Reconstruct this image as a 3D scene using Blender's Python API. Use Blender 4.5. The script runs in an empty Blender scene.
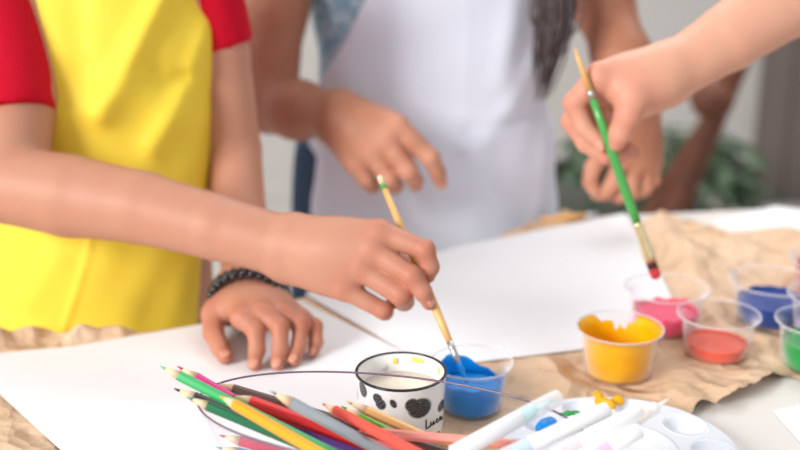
import bpy, bmesh, math, random
import numpy as np
from mathutils import Vector, Matrix, noise as mnoise

S = bpy.context.scene
COL = S.collection
random.seed(7)
np.random.seed(7)

# ------------------------------------------------------------------ camera, world, lights, exposure
T = 0.74                     # table top height
H = 0.42                     # camera height above the table top
PITCH = math.radians(17.5)
F = 1111.0                   # focal length in pixels of the 800 px wide frame (50 mm on 36 mm)
cam_d = bpy.data.cameras.new('camera')
cam = bpy.data.objects.new('camera', cam_d)
COL.objects.link(cam)
cam.location = (0, 0, T + H)
cam.rotation_euler = (math.pi / 2 - PITCH, 0, 0)
cam_d.sensor_width = 36
cam_d.lens = 36 * F / 800
cam_d.clip_start = 0.02
cam_d.dof.use_dof = True
cam_d.dof.focus_distance = 0.80
cam_d.dof.aperture_fstop = 3.4
S.camera = cam

S.view_settings.view_transform = 'Standard'
S.view_settings.look = 'None'
S.view_settings.gamma = 1
S.view_settings.use_curve_mapping = False
S.view_settings.exposure = 0.08
S.cycles.use_denoising = True
S.cycles.transparent_max_bounces = 24

W = bpy.data.worlds.new('world')
S.world = W
W.use_nodes = True
W.node_tree.nodes['Background'].inputs[0].default_value = (0.93, 0.96, 1.0, 1)
W.node_tree.nodes['Background'].inputs[1].default_value = 0.70


def area(name, loc, target, size, size_y, power, col):
    l = bpy.data.lights.new(name, 'AREA')
    l.shape = 'RECTANGLE'
    l.size, l.size_y, l.energy, l.color = size, size_y, power, col
    o = bpy.data.objects.new(name, l)
    COL.objects.link(o)
    o.location = loc
    o.rotation_euler = (Vector(target) - Vector(loc)).to_track_quat('-Z', 'Y').to_euler()
    return o


area('window_light', (-3.9, -2.6, 3.0), (0.1, 1.1, 0.85), 2.0, 1.7, 345, (1.0, 0.985, 0.96))
area('ceiling_light', (0.6, 2.4, 2.7), (0.3, 1.3, 0.8), 1.6, 1.6, 32, (1.0, 0.985, 0.96))

# ------------------------------------------------------------------ camera geometry helpers (points in the place)
_cp, _sp = math.cos(PITCH), math.sin(PITCH)
EYE = Vector((0, 0, T + H))


def ray(px, py):
    x = (px - 400) / F
    y = (225 - py) / F
    return Vector((x, _cp + y * _sp, -_sp + y * _cp))


def P(px, py, Y):
    d = ray(px, py)
    return EYE + d * (Y / d.y)


def PZ(px, py, h):
    d = ray(px, py)
    return EYE + d * ((T + h - EYE.z) / d.z)


def G(px, py):
    return PZ(px, py, 0)


def msize(px, point):
    """metres that px pixels span at that point"""
    q = point - EYE
    return px * (q.y * _cp - q.z * _sp) / F


# ------------------------------------------------------------------ object helpers
def link(o, parent=None):
    COL.objects.link(o)
    if parent is not None:
        o.parent = parent
        o.matrix_parent_inverse = Matrix.Identity(4)
    return o


def tag(o, label=None, cat=None, group=None, kind=None):
    if label: o['label'] = label
    if cat: o['category'] = cat
    if group: o['group'] = group
    if kind: o['kind'] = kind
    return o


def thing(name, label, cat, loc=(0, 0, 0), group=None, rot=None):
    o = bpy.data.objects.new(name, None)
    o.empty_display_size = 0.02
    COL.objects.link(o)
    o.location = loc
    if rot is not None:
        o.rotation_euler = rot
    return tag(o, label, cat, group)


def obj_from(name, verts, faces, m, parent=None, smooth=True, world=False):
    me = bpy.data.meshes.new(name)
    v = np.asarray(verts, dtype=np.float64)
    if world and parent is not None:
        v = v - np.array(parent.location)
    me.from_pydata([tuple(p) for p in v], [], [tuple(int(i) for i in f) for f in faces])
    me.update()
    if smooth:
        me.polygons.foreach_set('use_smooth', [True] * len(me.polygons))
    if m is not None:
        for mm in (m if isinstance(m, (list, tuple)) else [m]):
            me.materials.append(mm)
    o = bpy.data.objects.new(name, me)
    return link(o, parent)


class MB:
    def __init__(self):
        self.v, self.f, self.mi = [], [], []

    def add(self, vs, fs, mi=0):
        b = len(self.v)
        self.v += [tuple(p) for p in vs]
        self.f += [tuple(b + i for i in f) for f in fs]
        self.mi += [mi] * len(fs)

    def box(self, c, s, R=None, mi=0):
        vs = []
        for z in (-1, 1):
            for y in (-1, 1):
                for x in (-1, 1):
                    p = Vector((x * s[0] / 2, y * s[1] / 2, z * s[2] / 2))
                    if R is not None:
                        p = R @ p
                    vs.append(p + Vector(c))
        self.add(vs, [(0, 2, 3, 1), (4, 5, 7, 6), (0, 1, 5, 4), (2, 6, 7, 3), (0, 4, 6, 2), (1, 3, 7, 5)], mi)

    def tube(self, pts, rads, n=12, mi=0, caps=True, flat=None):
        """swept tube along pts; flat=(direction, factor) squashes the section along direction"""
        pts = [Vector(p) for p in pts]
        if not hasattr(rads, '__len__'):
            rads = [rads] * len(pts)
        vs, fs = [], []
        up = None
        for i, p in enumerate(pts):
            t = (pts[min(i + 1, len(pts) - 1)] - pts[max(i - 1, 0)]).normalized()
            if up is None:
                up = Vector((0, 0, 1)) if abs(t.z) < 0.9 else Vector((1, 0, 0))
            a = t.cross(up).normalized()
            b = a.cross(t).normalized()
            up = b
            for k in range(n):
                an = 2 * math.pi * k / n
                q = (a * math.cos(an) + b * math.sin(an)) * rads[i]
                if flat is not None:
                    fd = Vector(flat[0]).normalized()
                    q = q - fd * (q.dot(fd) * (1 - flat[1]))
                vs.append(p + q)
        for i in range(len(pts) - 1):
            for k in range(n):
                fs.append((i * n + k, i * n + (k + 1) % n, (i + 1) * n + (k + 1) % n, (i + 1) * n + k))
        if caps:
            fs.append(tuple(reversed(range(n))))
            fs.append(tuple((len(pts) - 1) * n + k for k in range(n)))
        self.add(vs, fs, mi)

    def lathe(self, prof, n=48, c=(0, 0, 0), mi=0, closed=False, sx=1, sy=1):
        vs, fs = [], []
        for r, z in prof:
            for k in range(n):
                an = 2 * math.pi * k / n
                vs.append((c[0] + r * math.cos(an) * sx, c[1] + r * math.sin(an) * sy, c[2] + z))
        m = len(prof)
        for i in range(m if closed else m - 1):
            j = (i + 1) % m
            for k in range(n):
                fs.append((i * n + k, i * n + (k + 1) % n, j * n + (k + 1) % n, j * n + k))
        if not closed:
            if prof[0][0] > 1e-6: fs.append(tuple(reversed(range(n))))
            if prof[-1][0] > 1e-6: fs.append(tuple((m - 1) * n + k for k in range(n)))
        self.add(vs, fs, mi)

    def sphere(self, c, r, n=12, m=8, mi=0, R=None):
        if not hasattr(r, '__len__'):
            r = (r, r, r)
        vs = [(0, 0, -1)]
        for i in range(1, m):
            th = math.pi * i / m
            for k in range(n):
                an = 2 * math.pi * k / n
                vs.append((math.sin(th) * math.cos(an), math.sin(th) * math.sin(an), -math.cos(th)))
        vs.append((0, 0, 1))
        fs = [(0, 1 + (k + 1) % n, 1 + k) for k in range(n)]
        for i in range(m - 2):
            for k in range(n):
                a = 1 + i * n
                fs.append((a + k, a + (k + 1) % n, a + n + (k + 1) % n, a + n + k))
        last = len(vs) - 1
        a = 1 + (m - 2) * n
        fs += [(a + k, a + (k + 1) % n, last) for k in range(n)]
        out = []
        for p in vs:
            q = Vector((p[0] * r[0], p[1] * r[1], p[2] * r[2]))
            if R is not None:
                q = R @ q
            out.append(q + Vector(c))
        self.add(out, fs, mi)

    def build(self, name, m, parent=None, smooth=True, world=False, bevel=0, auto=None):
        v = self.v
        if world and parent is not None:
            L = Vector(parent.location)
            v = [Vector(p) - L for p in v]
        me = bpy.data.meshes.new(name)
        me.from_pydata([tuple(p) for p in v], [], self.f)
        me.update()
        for mm in (m if isinstance(m, (list, tuple)) else [m]):
            me.materials.append(mm)
        me.polygons.foreach_set('material_index', self.mi)
        me.polygons.foreach_set('use_smooth', [smooth] * len(me.polygons))
        if auto is not None:
            me.set_sharp_from_angle(angle=math.radians(auto))
        o = bpy.data.objects.new(name, me)
        link(o, parent)
        if bevel:
            b = o.modifiers.new('bevel', 'BEVEL')
            b.width = bevel
            b.segments = 3
            b.limit_method = 'ANGLE'
        return o


def orient(a, b):
    """rotation that takes +Z to the direction a -> b"""
    return (Vector(b) - Vector(a)).to_track_quat('Z', 'Y').to_matrix()


# ------------------------------------------------------------------ materials
def mat(name, col, rough=0.5, spec=0.5, var=0.0, scale=30, bump=0.0, bscale=200, metal=0.0, trans=0.0, sss=0.0, coat=0.0, col2=None, ior=1.45):
    m = bpy.data.materials.new(name)
    m.use_nodes = True
    nt = m.node_tree
    b = nt.nodes['Principled BSDF']
    b.inputs['Base Color'].default_value = (*col, 1)
    b.inputs['Roughness'].default_value = rough
    b.inputs['Specular IOR Level'].default_value = spec
    b.inputs['Metallic'].default_value = metal
    b.inputs['IOR'].default_value = ior
    b.inputs['Transmission Weight'].default_value = trans
    b.inputs['Coat Weight'].default_value = coat
    if sss:
        b.inputs['Subsurface Weight'].default_value = sss
        b.inputs['Subsurface Radius'].default_value = (1.0, 0.35, 0.2)
        b.inputs['Subsurface Scale'].default_value = 0.006
    tc = nt.nodes.new('ShaderNodeTexCoord')
    if var or col2:
        n = nt.nodes.new('ShaderNodeTexNoise')
        n.inputs['Scale'].default_value = scale
        n.inputs['Detail'].default_value = 5
        nt.links.new(tc.outputs['Object'], n.inputs['Vector'])
        r = nt.nodes.new('ShaderNodeValToRGB')
        c2 = col2 if col2 else tuple(min(1, c * (1 + var)) for c in col)
        c1 = col if col2 else tuple(c * (1 - var) for c in col)
        r.color_ramp.elements[0].position, r.color_ramp.elements[1].position = 0.35, 0.65
        r.color_ramp.elements[0].color = (*c1, 1)
        r.color_ramp.elements[1].color = (*c2, 1)
        nt.links.new(n.outputs['Fac'], r.inputs['Fac'])
        nt.links.new(r.outputs['Color'], b.inputs['Base Color'])
    if bump:
        n2 = nt.nodes.new('ShaderNodeTexNoise')
        n2.inputs['Scale'].default_value = bscale
        n2.inputs['Detail'].default_value = 4
        nt.links.new(tc.outputs['Object'], n2.inputs['Vector'])
        bp = nt.nodes.new('ShaderNodeBump')
        bp.inputs['Strength'].default_value = bump
        bp.inputs['Distance'].default_value = 0.002
        nt.links.new(n2.outputs['Fac'], bp.inputs['Height'])
        nt.links.new(bp.outputs['Normal'], b.inputs['Normal'])
    return m


def skin_mat(name, col, pink):
    m = mat(name, col, 0.5, 0.38, bump=0.14, bscale=900, sss=0.12)
    nt = m.node_tree
    b = nt.nodes['Principled BSDF']
    at = nt.nodes.new('ShaderNodeAttribute')
    at.attribute_name = 'flush'
    n = nt.nodes.new('ShaderNodeTexNoise')
    n.inputs['Scale'].default_value = 45
    n.inputs['Detail'].default_value = 4
    tc = nt.nodes.new('ShaderNodeTexCoord')
    nt.links.new(tc.outputs['Object'], n.inputs['Vector'])
    ad = nt.nodes.new('ShaderNodeMath')
    ad.operation = 'MULTIPLY_ADD'
    nt.links.new(n.outputs['Fac'], ad.inputs[0])
    ad.inputs[1].default_value = 0.35
    nt.links.new(at.outputs['Fac'], ad.inputs[2])
    mx = nt.nodes.new('ShaderNodeMix')
    mx.data_type = 'RGBA'
    mx.clamp_factor = True
    nt.links.new(ad.outputs[0], mx.inputs['Factor'])
    mx.inputs['A'].default_value = (*col, 1)
    mx.inputs['B'].default_value = (*pink, 1)
    nt.links.new(mx.outputs['Result'], b.inputs['Base Color'])
    return m


def clear_mat(name, tint, body=0.16, rough=0.12, edge=0.7):
    """thin clear plastic: mostly transparent, a little milky, glossy at grazing angles"""
    m = bpy.data.materials.new(name)
    m.use_nodes = True
    nt = m.node_tree
    b = nt.nodes['Principled BSDF']
    b.inputs['Base Color'].default_value = (*tint, 1)
    b.inputs['Roughness'].default_value = rough
    out = nt.nodes['Material Output']
    tr = nt.nodes.new('ShaderNodeBsdfTransparent')
    tr.inputs[0].default_value = (0.985, 0.985, 0.99, 1)
    lw = nt.nodes.new('ShaderNodeLayerWeight')
    lw.inputs[0].default_value = 0.5
    pw = nt.nodes.new('ShaderNodeMath')
    pw.operation = 'POWER'
    nt.links.new(lw.outputs['Facing'], pw.inputs[0])
    pw.inputs[1].default_value = 3.4
    mm = nt.nodes.new('ShaderNodeMath')
    mm.operation = 'MULTIPLY_ADD'
    mm.use_clamp = True
    nt.links.new(pw.outputs[0], mm.inputs[0])
    mm.inputs[1].default_value = edge
    mm.inputs[2].default_value = body
    mx = nt.nodes.new('ShaderNodeMixShader')
    nt.links.new(mm.outputs[0], mx.inputs[0])
    nt.links.new(tr.outputs[0], mx.inputs[1])
    nt.links.new(b.outputs[0], mx.inputs[2])
    nt.links.new(mx.outputs[0], out.inputs['Surface'])
    return m


def translucent(m, w=0.4):
    """thin film: part of the light that hits the back shows at the front"""
    nt = m.node_tree
    b = nt.nodes['Principled BSDF']
    out = nt.nodes['Material Output']
    t = nt.nodes.new('ShaderNodeBsdfTranslucent')
    lk = b.inputs['Base Color'].links
    if lk:
        nt.links.new(lk[0].from_socket, t.inputs['Color'])
    else:
        t.inputs['Color'].default_value = b.inputs['Base Color'].default_value
    mx = nt.nodes.new('ShaderNodeMixShader')
    mx.inputs[0].default_value = w
    nt.links.new(b.outputs[0], mx.inputs[1])
    nt.links.new(t.outputs[0], mx.inputs[2])
    nt.links.new(mx.outputs[0], out.inputs['Surface'])


def srgb(r, g, b):
    f = lambda c: (c / 255 / 12.92) if c <= 10 else (((c / 255) + 0.055) / 1.055) ** 2.4
    return (f(r), f(g), f(b))


M = {}
M['wall'] = mat('wall_paint', srgb(184, 179, 175), 0.9, 0.2, var=0.02, scale=3)
M['floor'] = mat('floor_board', srgb(196, 190, 182), 0.6, var=0.05, scale=6)
M['door'] = mat('door_paint', srgb(104, 92, 87), 0.7, var=0.03, scale=5)
M['table'] = mat('table_white', srgb(228, 222, 216), 0.4, var=0.01, scale=10)
M['metal'] = mat('steel', (0.6, 0.6, 0.62), 0.3, metal=1.0)
M['paper'] = mat('white_paper', srgb(238, 238, 240), 0.75, 0.25, bump=0.05, bscale=700)
M['kraft'] = mat('kraft_paper', srgb(212, 178, 146), 0.78, 0.25, bump=0.15, bscale=300, col2=srgb(224, 194, 164), scale=14)
def crease(m, scale, strength, dist):
    nt = m.node_tree
    b = nt.nodes['Principled BSDF']
    old = b.inputs['Normal'].links[0].from_node
    tc = nt.nodes.new('ShaderNodeTexCoord')
    n = nt.nodes.new('ShaderNodeTexNoise'); n.inputs['Scale'].default_value = scale * .6
    ad = nt.nodes.new('ShaderNodeVectorMath'); ad.operation = 'MULTIPLY_ADD'
    nt.links.new(tc.outputs['Object'], n.inputs['Vector'])
    nt.links.new(n.outputs['Color'], ad.inputs[0]); ad.inputs[1].default_value = (.05, .05, .05)
    nt.links.new(tc.outputs['Object'], ad.inputs[2])
    prev = old.outputs['Normal']
    for k in (1.0, 2.3):
        v = nt.nodes.new('ShaderNodeTexVoronoi'); v.inputs['Scale'].default_value = scale * k
        nt.links.new(ad.outputs[0], v.inputs['Vector'])
        bp = nt.nodes.new('ShaderNodeBump'); bp.inputs['Strength'].default_value = strength
        bp.inputs['Distance'].default_value = dist / k
        nt.links.new(v.outputs['Distance'], bp.inputs['Height'])
        nt.links.new(prev, bp.inputs['Normal'])
        prev = bp.outputs['Normal']
    nt.links.new(prev, b.inputs['Normal'])


crease(M['kraft'], 24, 0.5, 0.02)
M['yellow_cloth'] = mat('yellow_apron_cloth', srgb(240, 208, 66), 0.6, 0.3, bump=0.06, bscale=1300)
M['white_cloth'] = mat('white_apron_cloth', srgb(226, 230, 243), 0.85, 0.2, bump=0.12, bscale=900)
M['red_cloth'] = mat('red_jersey', srgb(192, 14, 40), 0.85, 0.15, bump=0.25, bscale=1200, var=0.06, scale=300)
M['blue_cloth'] = mat('blue_printed_cotton', srgb(122, 164, 192), 0.85, 0.2, col2=srgb(190, 212, 222), scale=64)
M['denim'] = mat('dark_denim', srgb(62, 82, 104), 0.9, 0.2, var=0.15, scale=200)
M['grey_cloth'] = mat('grey_knit', srgb(150, 150, 155), 0.9, 0.2, var=0.05, scale=100)
M['hair'] = mat('dark_hair', srgb(72, 58, 58), 0.4, 0.5, var=0.3, scale=120)
M['shoe'] = mat('shoe_rubber', srgb(70, 70, 75), 0.7)
M['skin1'] = skin_mat('skin_tan', srgb(188, 136, 112), srgb(184, 112, 88))
M['skin2'] = skin_mat('skin_brown', srgb(160, 102, 75), srgb(212, 152, 126))  # dark brown base, paler second colour mixed in over the hands
M['skin3'] = skin_mat('skin_light', srgb(212, 160, 134), srgb(204, 130, 108))
M['nail'] = mat('nail', srgb(206, 146, 124), 0.35, 0.4)
M['bead'] = mat('black_bead', (0.012, 0.011, 0.012), 0.16, 0.6, coat=0.3)
M['wood'] = mat('oiled_wood', srgb(100, 54, 34), 0.55, var=0.2, scale=12)
M['leaf'] = mat('leaf_green', srgb(66, 88, 64), 0.5, col2=srgb(104, 124, 98), scale=9)
M['pot'] = mat('dark_pot', srgb(84, 86, 80), 0.8, var=0.1)
M['soil'] = mat('soil', srgb(60, 45, 35), 0.95, var=0.2, scale=60)
M['clear'] = clear_mat('clear_plastic_cup', (0.9, 0.89, 0.92), 0.004, 0.12, 0.85)
M['lip'] = clear_mat('milky_cup_lip', (0.9, 0.89, 0.93), 0.22, 0.15, 0.5)
M['bowl'] = clear_mat('clear_plastic_bowl', (0.72, 0.68, 0.78), 0.004, 0.06, 0.38)
M['rimedge'] = mat('bowl_rim_edge', srgb(112, 92, 112), 0.15, 0.6)
M['bluepaint'] = mat('blue_paint', srgb(4, 166, 246), 0.35, 0.5, bump=0.2, bscale=120, col2=srgb(4, 150, 236), scale=50)
M['paleyellow'] = mat('pale_yellow_paint', srgb(244, 214, 112), 0.5)
M['cyanpaint'] = mat('cyan_paint', srgb(40, 165, 205), 0.35)
M['yellowpaint'] = mat('yellow_paint', srgb(255, 200, 10), 0.35, 0.5, bump=0.2, bscale=120, col2=srgb(252, 186, 12), scale=60)
M['pinkpaint'] = mat('pink_paint', srgb(250, 100, 134), 0.4, var=0.05, scale=60)
M['redpaint'] = mat('coral_red_paint', srgb(250, 112, 86), 0.4, var=0.05, scale=60)
M['dkblue'] = mat('ultramarine_paint', srgb(44, 78, 160), 0.4, var=0.1, scale=60)
M['scarlet'] = mat('scarlet_paint', srgb(224, 72, 84), 0.4, var=0.05, scale=60)
M['lilac'] = mat('lilac_paint', srgb(190, 170, 210), 0.4, var=0.05, scale=60)
for k_ in ('bluepaint', 'yellowpaint', 'pinkpaint', 'redpaint', 'dkblue', 'scarlet', 'lilac'):
    translucent(M[k_], 0.25)
M['green'] = mat('green_paint', srgb(10, 150, 62), 0.35, var=0.1, scale=60)
M['plastic'] = mat('white_plastic', srgb(226, 229, 236), 0.28, 0.5, coat=0.2)
M['pen_cap'] = clear_mat('pen_cap_clear', (0.93, 0.93, 0.95), 0.42)
M['pen_body'] = clear_mat('pen_barrel_milky', (0.84, 0.84, 0.86), 0.80, 0.2)
M['enamel'] = None
M['black'] = mat('black_enamel', (0.012, 0.012, 0.013), 0.25, 0.5)
M['ink'] = mat('black_ink', (0.015, 0.014, 0.014), 0.6)
M['tea'] = mat('cloudy_water', srgb(247, 232, 212), 0.12, 0.5, var=0.04, scale=30)
M['wood_pale'] = mat('pale_wood', srgb(226, 192, 152), 0.6, col2=srgb(238, 210, 174), scale=90)
M['brush_wood'] = mat('brush_wood', srgb(222, 172, 104), 0.45, var=0.08, scale=60, coat=0.2)
M['ferrule'] = mat('steel_ferrule', (0.50, 0.50, 0.51), 0.42, metal=1.0)
M['gold_ferrule'] = mat('brass_ferrule', srgb(236, 222, 178), 0.3, metal=0.85)
M['bristle'] = mat('brown_bristle', srgb(78, 50, 38), 0.8, var=0.2, scale=400)
M['greenlacquer'] = mat('green_lacquer', srgb(72, 158, 74), 0.3, var=0.05, coat=0.4)


# ------------------------------------------------------------------ implicit-surface modelling (numpy surface nets)
def cone_d(p, a, b, ra, rb):
    a = np.asarray(a, np.float32); b = np.asarray(b, np.float32)
    ab = b - a
    L2 = float(ab @ ab) + 1e-12
    q = p - a
    t = np.clip((q @ ab) / L2, 0, 1)
    q = q - t[:, None] * ab
    return np.sqrt(np.einsum('ij,ij->i', q, q)) - (ra + (rb - ra) * t)


def ell_d(p, c, r, R=None):
    q = p - np.asarray(c, np.float32)
    if R is not None:
        q = q @ np.asarray(R, np.float32)
    r = np.asarray(r, np.float32)
    k0 = np.sqrt(((q / r) ** 2).sum(1))
    k1 = np.sqrt(((q / (r * r)) ** 2).sum(1)) + 1e-9
    return k0 * (k0 - 1) / k1


def smin(a, b, k):
    h = np.maximum(k - np.abs(a - b), 0) / k
    return np.minimum(a, b) - h * h * k * 0.25


def smax(a, b, k):
    return -smin(-a, -b, k)


def loft_d(p, tab):
    """tab rows: z, cx, cy, ax, ay  (elliptical sections)"""
    t = np.asarray(tab, np.float64)
    z = p[:, 2]
    cx = np.interp(z, t[:, 0], t[:, 1]); cy = np.interp(z, t[:, 0], t[:, 2])
    ax = np.interp(z, t[:, 0], t[:, 3]); ay = np.interp(z, t[:, 0], t[:, 4])
    x = (p[:, 0] - cx); y = (p[:, 1] - cy)
    k0 = np.sqrt((x / ax) ** 2 + (y / ay) ** 2)
    k1 = np.sqrt((x / ax ** 2) ** 2 + (y / ay ** 2) ** 2) + 1e-9
    d = k0 * (k0 - 1) / k1
    d = np.maximum(d, -np.minimum(ax, ay))
    return smax(smax(d, z - t[-1, 0], 0.03), t[0, 0] - z, 0.03)


class Body:
    """main limbs blend together (k each); fingers blend inside themselves, hardly with each other, and into the hand"""

    def __init__(self):
        self.main, self.fing, self.flush = [], [], []

    def cone(self, a, b, ra, rb, k=0.012):
        self.main.append(('c', tuple(a), tuple(b), ra, rb, k))

    def ell(self, c, r, k=0.02, R=None):
        self.main.append(('e', tuple(c), tuple(r), R, k))

    def loft(self, tab, k=0.03):
        self.main.append(('l', tab, k))

    def finger(self, joints, k=0.003):
        self.fing.append((joints, k))
        for i, (p, r) in enumerate(joints):
            self.flush.append((tuple(p), r * (1.5 if i else 1.2), 0.75 if i in (0, 1, 3) else 0.3))

    def f(self, p):
        d = None
        for pr in self.main:
            if pr[0] == 'c':
                e = cone_d(p, *pr[1:5])
            elif pr[0] == 'e':
                e = ell_d(p, pr[1], pr[2], pr[3])
            else:
                e = loft_d(p, pr[1])
            d = e if d is None else smin(d, e, pr[-1])
        fd = None
        for joints, k in self.fing:
            c = None
            for (a, ra), (b, rb) in zip(joints[:-1], joints[1:]):
                e = cone_d(p, a, b, ra, rb)
                c = e if c is None else smin(c, e, k)
            fd = c if fd is None else smin(fd, c, 0.0012)
        if fd is not None:
            d = smin(d, fd, 0.005)
        return d


def axis(lo, hi, coarse, dense, fine):
    """grid lines lo..hi, spacing coarse, spacing fine inside the dense intervals"""
    xs, x = [lo], lo
    while x < hi:
        s = coarse
        for a, b in dense:
            if a - coarse < x < b:
                s = fine
        x += s
        xs.append(x)
    return np.array(xs, np.float32)


def mesh_sdf(f, X, Y, Z, B=8):
    """rectilinear surface nets; the field is only evaluated in blocks near the surface"""
    nx, ny, nz = len(X), len(Y), len(Z)
    D = np.empty((nx, ny, nz), np.float32)
    bx = [(i, min(i + B, nx)) for i in range(0, nx, B)]
    by = [(i, min(i + B, ny)) for i in range(0, ny, B)]
    bz = [(i, min(i + B, nz)) for i in range(0, nz, B)]
    cx = np.array([(X[a] + X[b - 1]) / 2 for a, b in bx]); hx = np.array([(X[b - 1] - X[a]) / 2 for a, b in bx])
    cy = np.array([(Y[a] + Y[b - 1]) / 2 for a, b in by]); hy = np.array([(Y[b - 1] - Y[a]) / 2 for a, b in by])
    cz = np.array([(Z[a] + Z[b - 1]) / 2 for a, b in bz]); hz = np.array([(Z[b - 1] - Z[a]) / 2 for a, b in bz])
    C = np.stack(np.meshgrid(cx, cy, cz, indexing='ij'), -1).reshape(-1, 3).astype(np.float32)
    Hh = np.sqrt((hx ** 2)[:, None, None] + (hy ** 2)[None, :, None] + (hz ** 2)[None, None, :]).reshape(-1)
    dc = np.concatenate([f(C[i:i + 200000]) for i in range(0, len(C), 200000)])
    act = np.abs(dc) < Hh * 1.35 + 0.010
    idx = 0
    todo = []
    for i, (a0, a1) in enumerate(bx):
        for j, (b0, b1) in enumerate(by):
            for k, (c0, c1) in enumerate(bz):
                if act[idx]:
                    todo.append((a0, a1, b0, b1, c0, c1))
                else:
                    D[a0:a1, b0:b1, c0:c1] = dc[idx]
                idx += 1
    batch, n = [], 0

    def flushb():
        if not batch:
            return
        pts = np.concatenate([np.stack(np.meshgrid(X[a0:a1], Y[b0:b1], Z[c0:c1], indexing='ij'), -1).reshape(-1, 3) for a0, a1, b0, b1, c0, c1 in batch])
        v = f(pts)
        o = 0
        for a0, a1, b0, b1, c0, c1 in batch:
            m = (a1 - a0) * (b1 - b0) * (c1 - c0)
            D[a0:a1, b0:b1, c0:c1] = v[o:o + m].reshape(a1 - a0, b1 - b0, c1 - c0)
            o += m

    for t in todo:
        batch.append(t)
        if len(batch) >= 250:
            flushb()
            batch = []
    flushb()
    D[0] = D[-1] = 1; D[:, 0] = D[:, -1] = 1; D[:, :, 0] = D[:, :, -1] = 1
    sg = D < 0
    cnt = np.zeros((nx - 1, ny - 1, nz - 1), np.int8)
    for a in (0, 1):
        for b in (0, 1):
            for c in (0, 1):
                cnt += sg[a:nx - 1 + a, b:ny - 1 + b, c:nz - 1 + c]
    I, J, K = np.nonzero((cnt > 0) & (cnt < 8))
    vid = np.full(cnt.shape, -1, np.int32)
    vid[I, J, K] = np.arange(len(I))
    acc = np.zeros((len(I), 3)); num = np.zeros(len(I))
    corners = [(a, b, c) for a in (0, 1) for b in (0, 1) for c in (0, 1)]
    cd = {q: D[I + q[0], J + q[1], K + q[2]] for q in corners}
    for q in corners:
        for ax_ in range(3):
            if q[ax_] == 0:
                q2 = list(q); q2[ax_] = 1; q2 = tuple(q2)
                d0, d1 = cd[q], cd[q2]
                cr = (d0 < 0) != (d1 < 0)
                t = np.where(cr, d0 / np.where(cr, d0 - d1, 1), 0)
                p0 = np.stack([X[I + q[0]], Y[J + q[1]], Z[K + q[2]]], 1)
                p1 = np.stack([X[I + q2[0]], Y[J + q2[1]], Z[K + q2[2]]], 1)
                acc += np.where(cr[:, None], p0 + (p1 - p0) * t[:, None], 0)
                num += cr
    V = acc / num[:, None]
    faces = []
    for ax_ in range(3):
        sl0 = [slice(1, nx - 1), slice(1, ny - 1), slice(1, nz - 1)]
        sl1 = list(sl0)
        n_ = (nx, ny, nz)[ax_]
        sl0[ax_] = slice(0, n_ - 1); sl1[ax_] = slice(1, n_)
        s0, s1 = sg[tuple(sl0)], sg[tuple(sl1)]
        e = np.nonzero(s0 != s1)
        off = [1, 1, 1]; off[ax_] = 0
        i, j, k = e[0] + off[0], e[1] + off[1], e[2] + off[2]
        u, w = [(1, 2), (2, 0), (0, 1)][ax_]
        du = np.zeros(3, int); du[u] = 1
        dw = np.zeros(3, int); dw[w] = 1
        g = lambda d: vid[i - d[0], j - d[1], k - d[2]]
        quad = np.stack([g(du + dw), g(dw), g(du * 0), g(du)], 1)
        inside0 = s0[e]
        quad = np.where(inside0[:, None], quad, quad[:, ::-1])
        faces.append(quad)
    Fq = np.concatenate(faces)
    Fq = Fq[(Fq >= 0).all(1)]
    return V, Fq


def mesh_obj(name, V, Fq, m, parent, flush=None):
    me = bpy.data.meshes.new(name)
    L = np.array(parent.location) if parent is not None else np.zeros(3)
    me.vertices.add(len(V))
    me.vertices.foreach_set('co', (V - L).astype(np.float32).ravel())
    me.loops.add(Fq.size)
    me.loops.foreach_set('vertex_index', Fq.astype(np.int32).ravel())
    me.polygons.add(len(Fq))
    me.polygons.foreach_set('loop_start', np.arange(0, Fq.size, 4, dtype=np.int32))
    me.polygons.foreach_set('loop_total', np.full(len(Fq), 4, np.int32))
    me.update(calc_edges=True)
    me.polygons.foreach_set('use_smooth', np.ones(len(Fq), bool))
    me.materials.append(m)
    if flush is not None:
        w = np.zeros(len(V), np.float32)
        for c, r, a in flush:
            d2 = ((V - np.array(c)) ** 2).sum(1)
            w = np.maximum(w, a * np.exp(-d2 / (2 * (r * 0.85) ** 2)))
        at = me.attributes.new('flush', 'FLOAT', 'POINT')
        at.data.foreach_set('value', w.astype(np.float32))
    me.validate()
    o = bpy.data.objects.new(name, me)
    return link(o, parent)


def vnoise(p, s, seed=0):
    """smooth pseudo-random field from a few sines (vectorised), about -1..1"""
    r = np.random.RandomState(seed)
    o = np.zeros(len(p))
    for _ in range(7):
        k = r.normal(size=3)
        k = k / np.linalg.norm(k) * s * r.uniform(0.6, 1.5)
        o += np.sin(p @ k + r.uniform(0, 6.28))
    return o / 3.0


def ridge(p, pts, w, h):
    """raised fold of width w and height h along a polyline"""
    d = None
    for a, b in zip(pts[:-1], pts[1:]):
        e = cone_d(p, a, b, 0, 0)
        d = e if d is None else np.minimum(d, e)
    return h * np.exp(-(d / w) ** 2)

# ------------------------------------------------------------------ the room
def slab(name, c, s, m, **k):
    b = MB()
    b.box(c, s)
    o = b.build(name, m, smooth=False)
    return tag(o, kind='structure', **k)


slab('floor', (0, 1.2, -0.02), (7.0, 6.4, 0.04), M['floor'])
slab('wall_back', (0, 4.05, 1.35), (7.0, 0.1, 2.7), M['wall'])
b = MB()
b.box((0, 3.99, 0.05), (7.0, 0.02, 0.10))
tag(b.build('baseboard_back', M['wall'], smooth=False, bevel=0.004), kind='structure')
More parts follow.
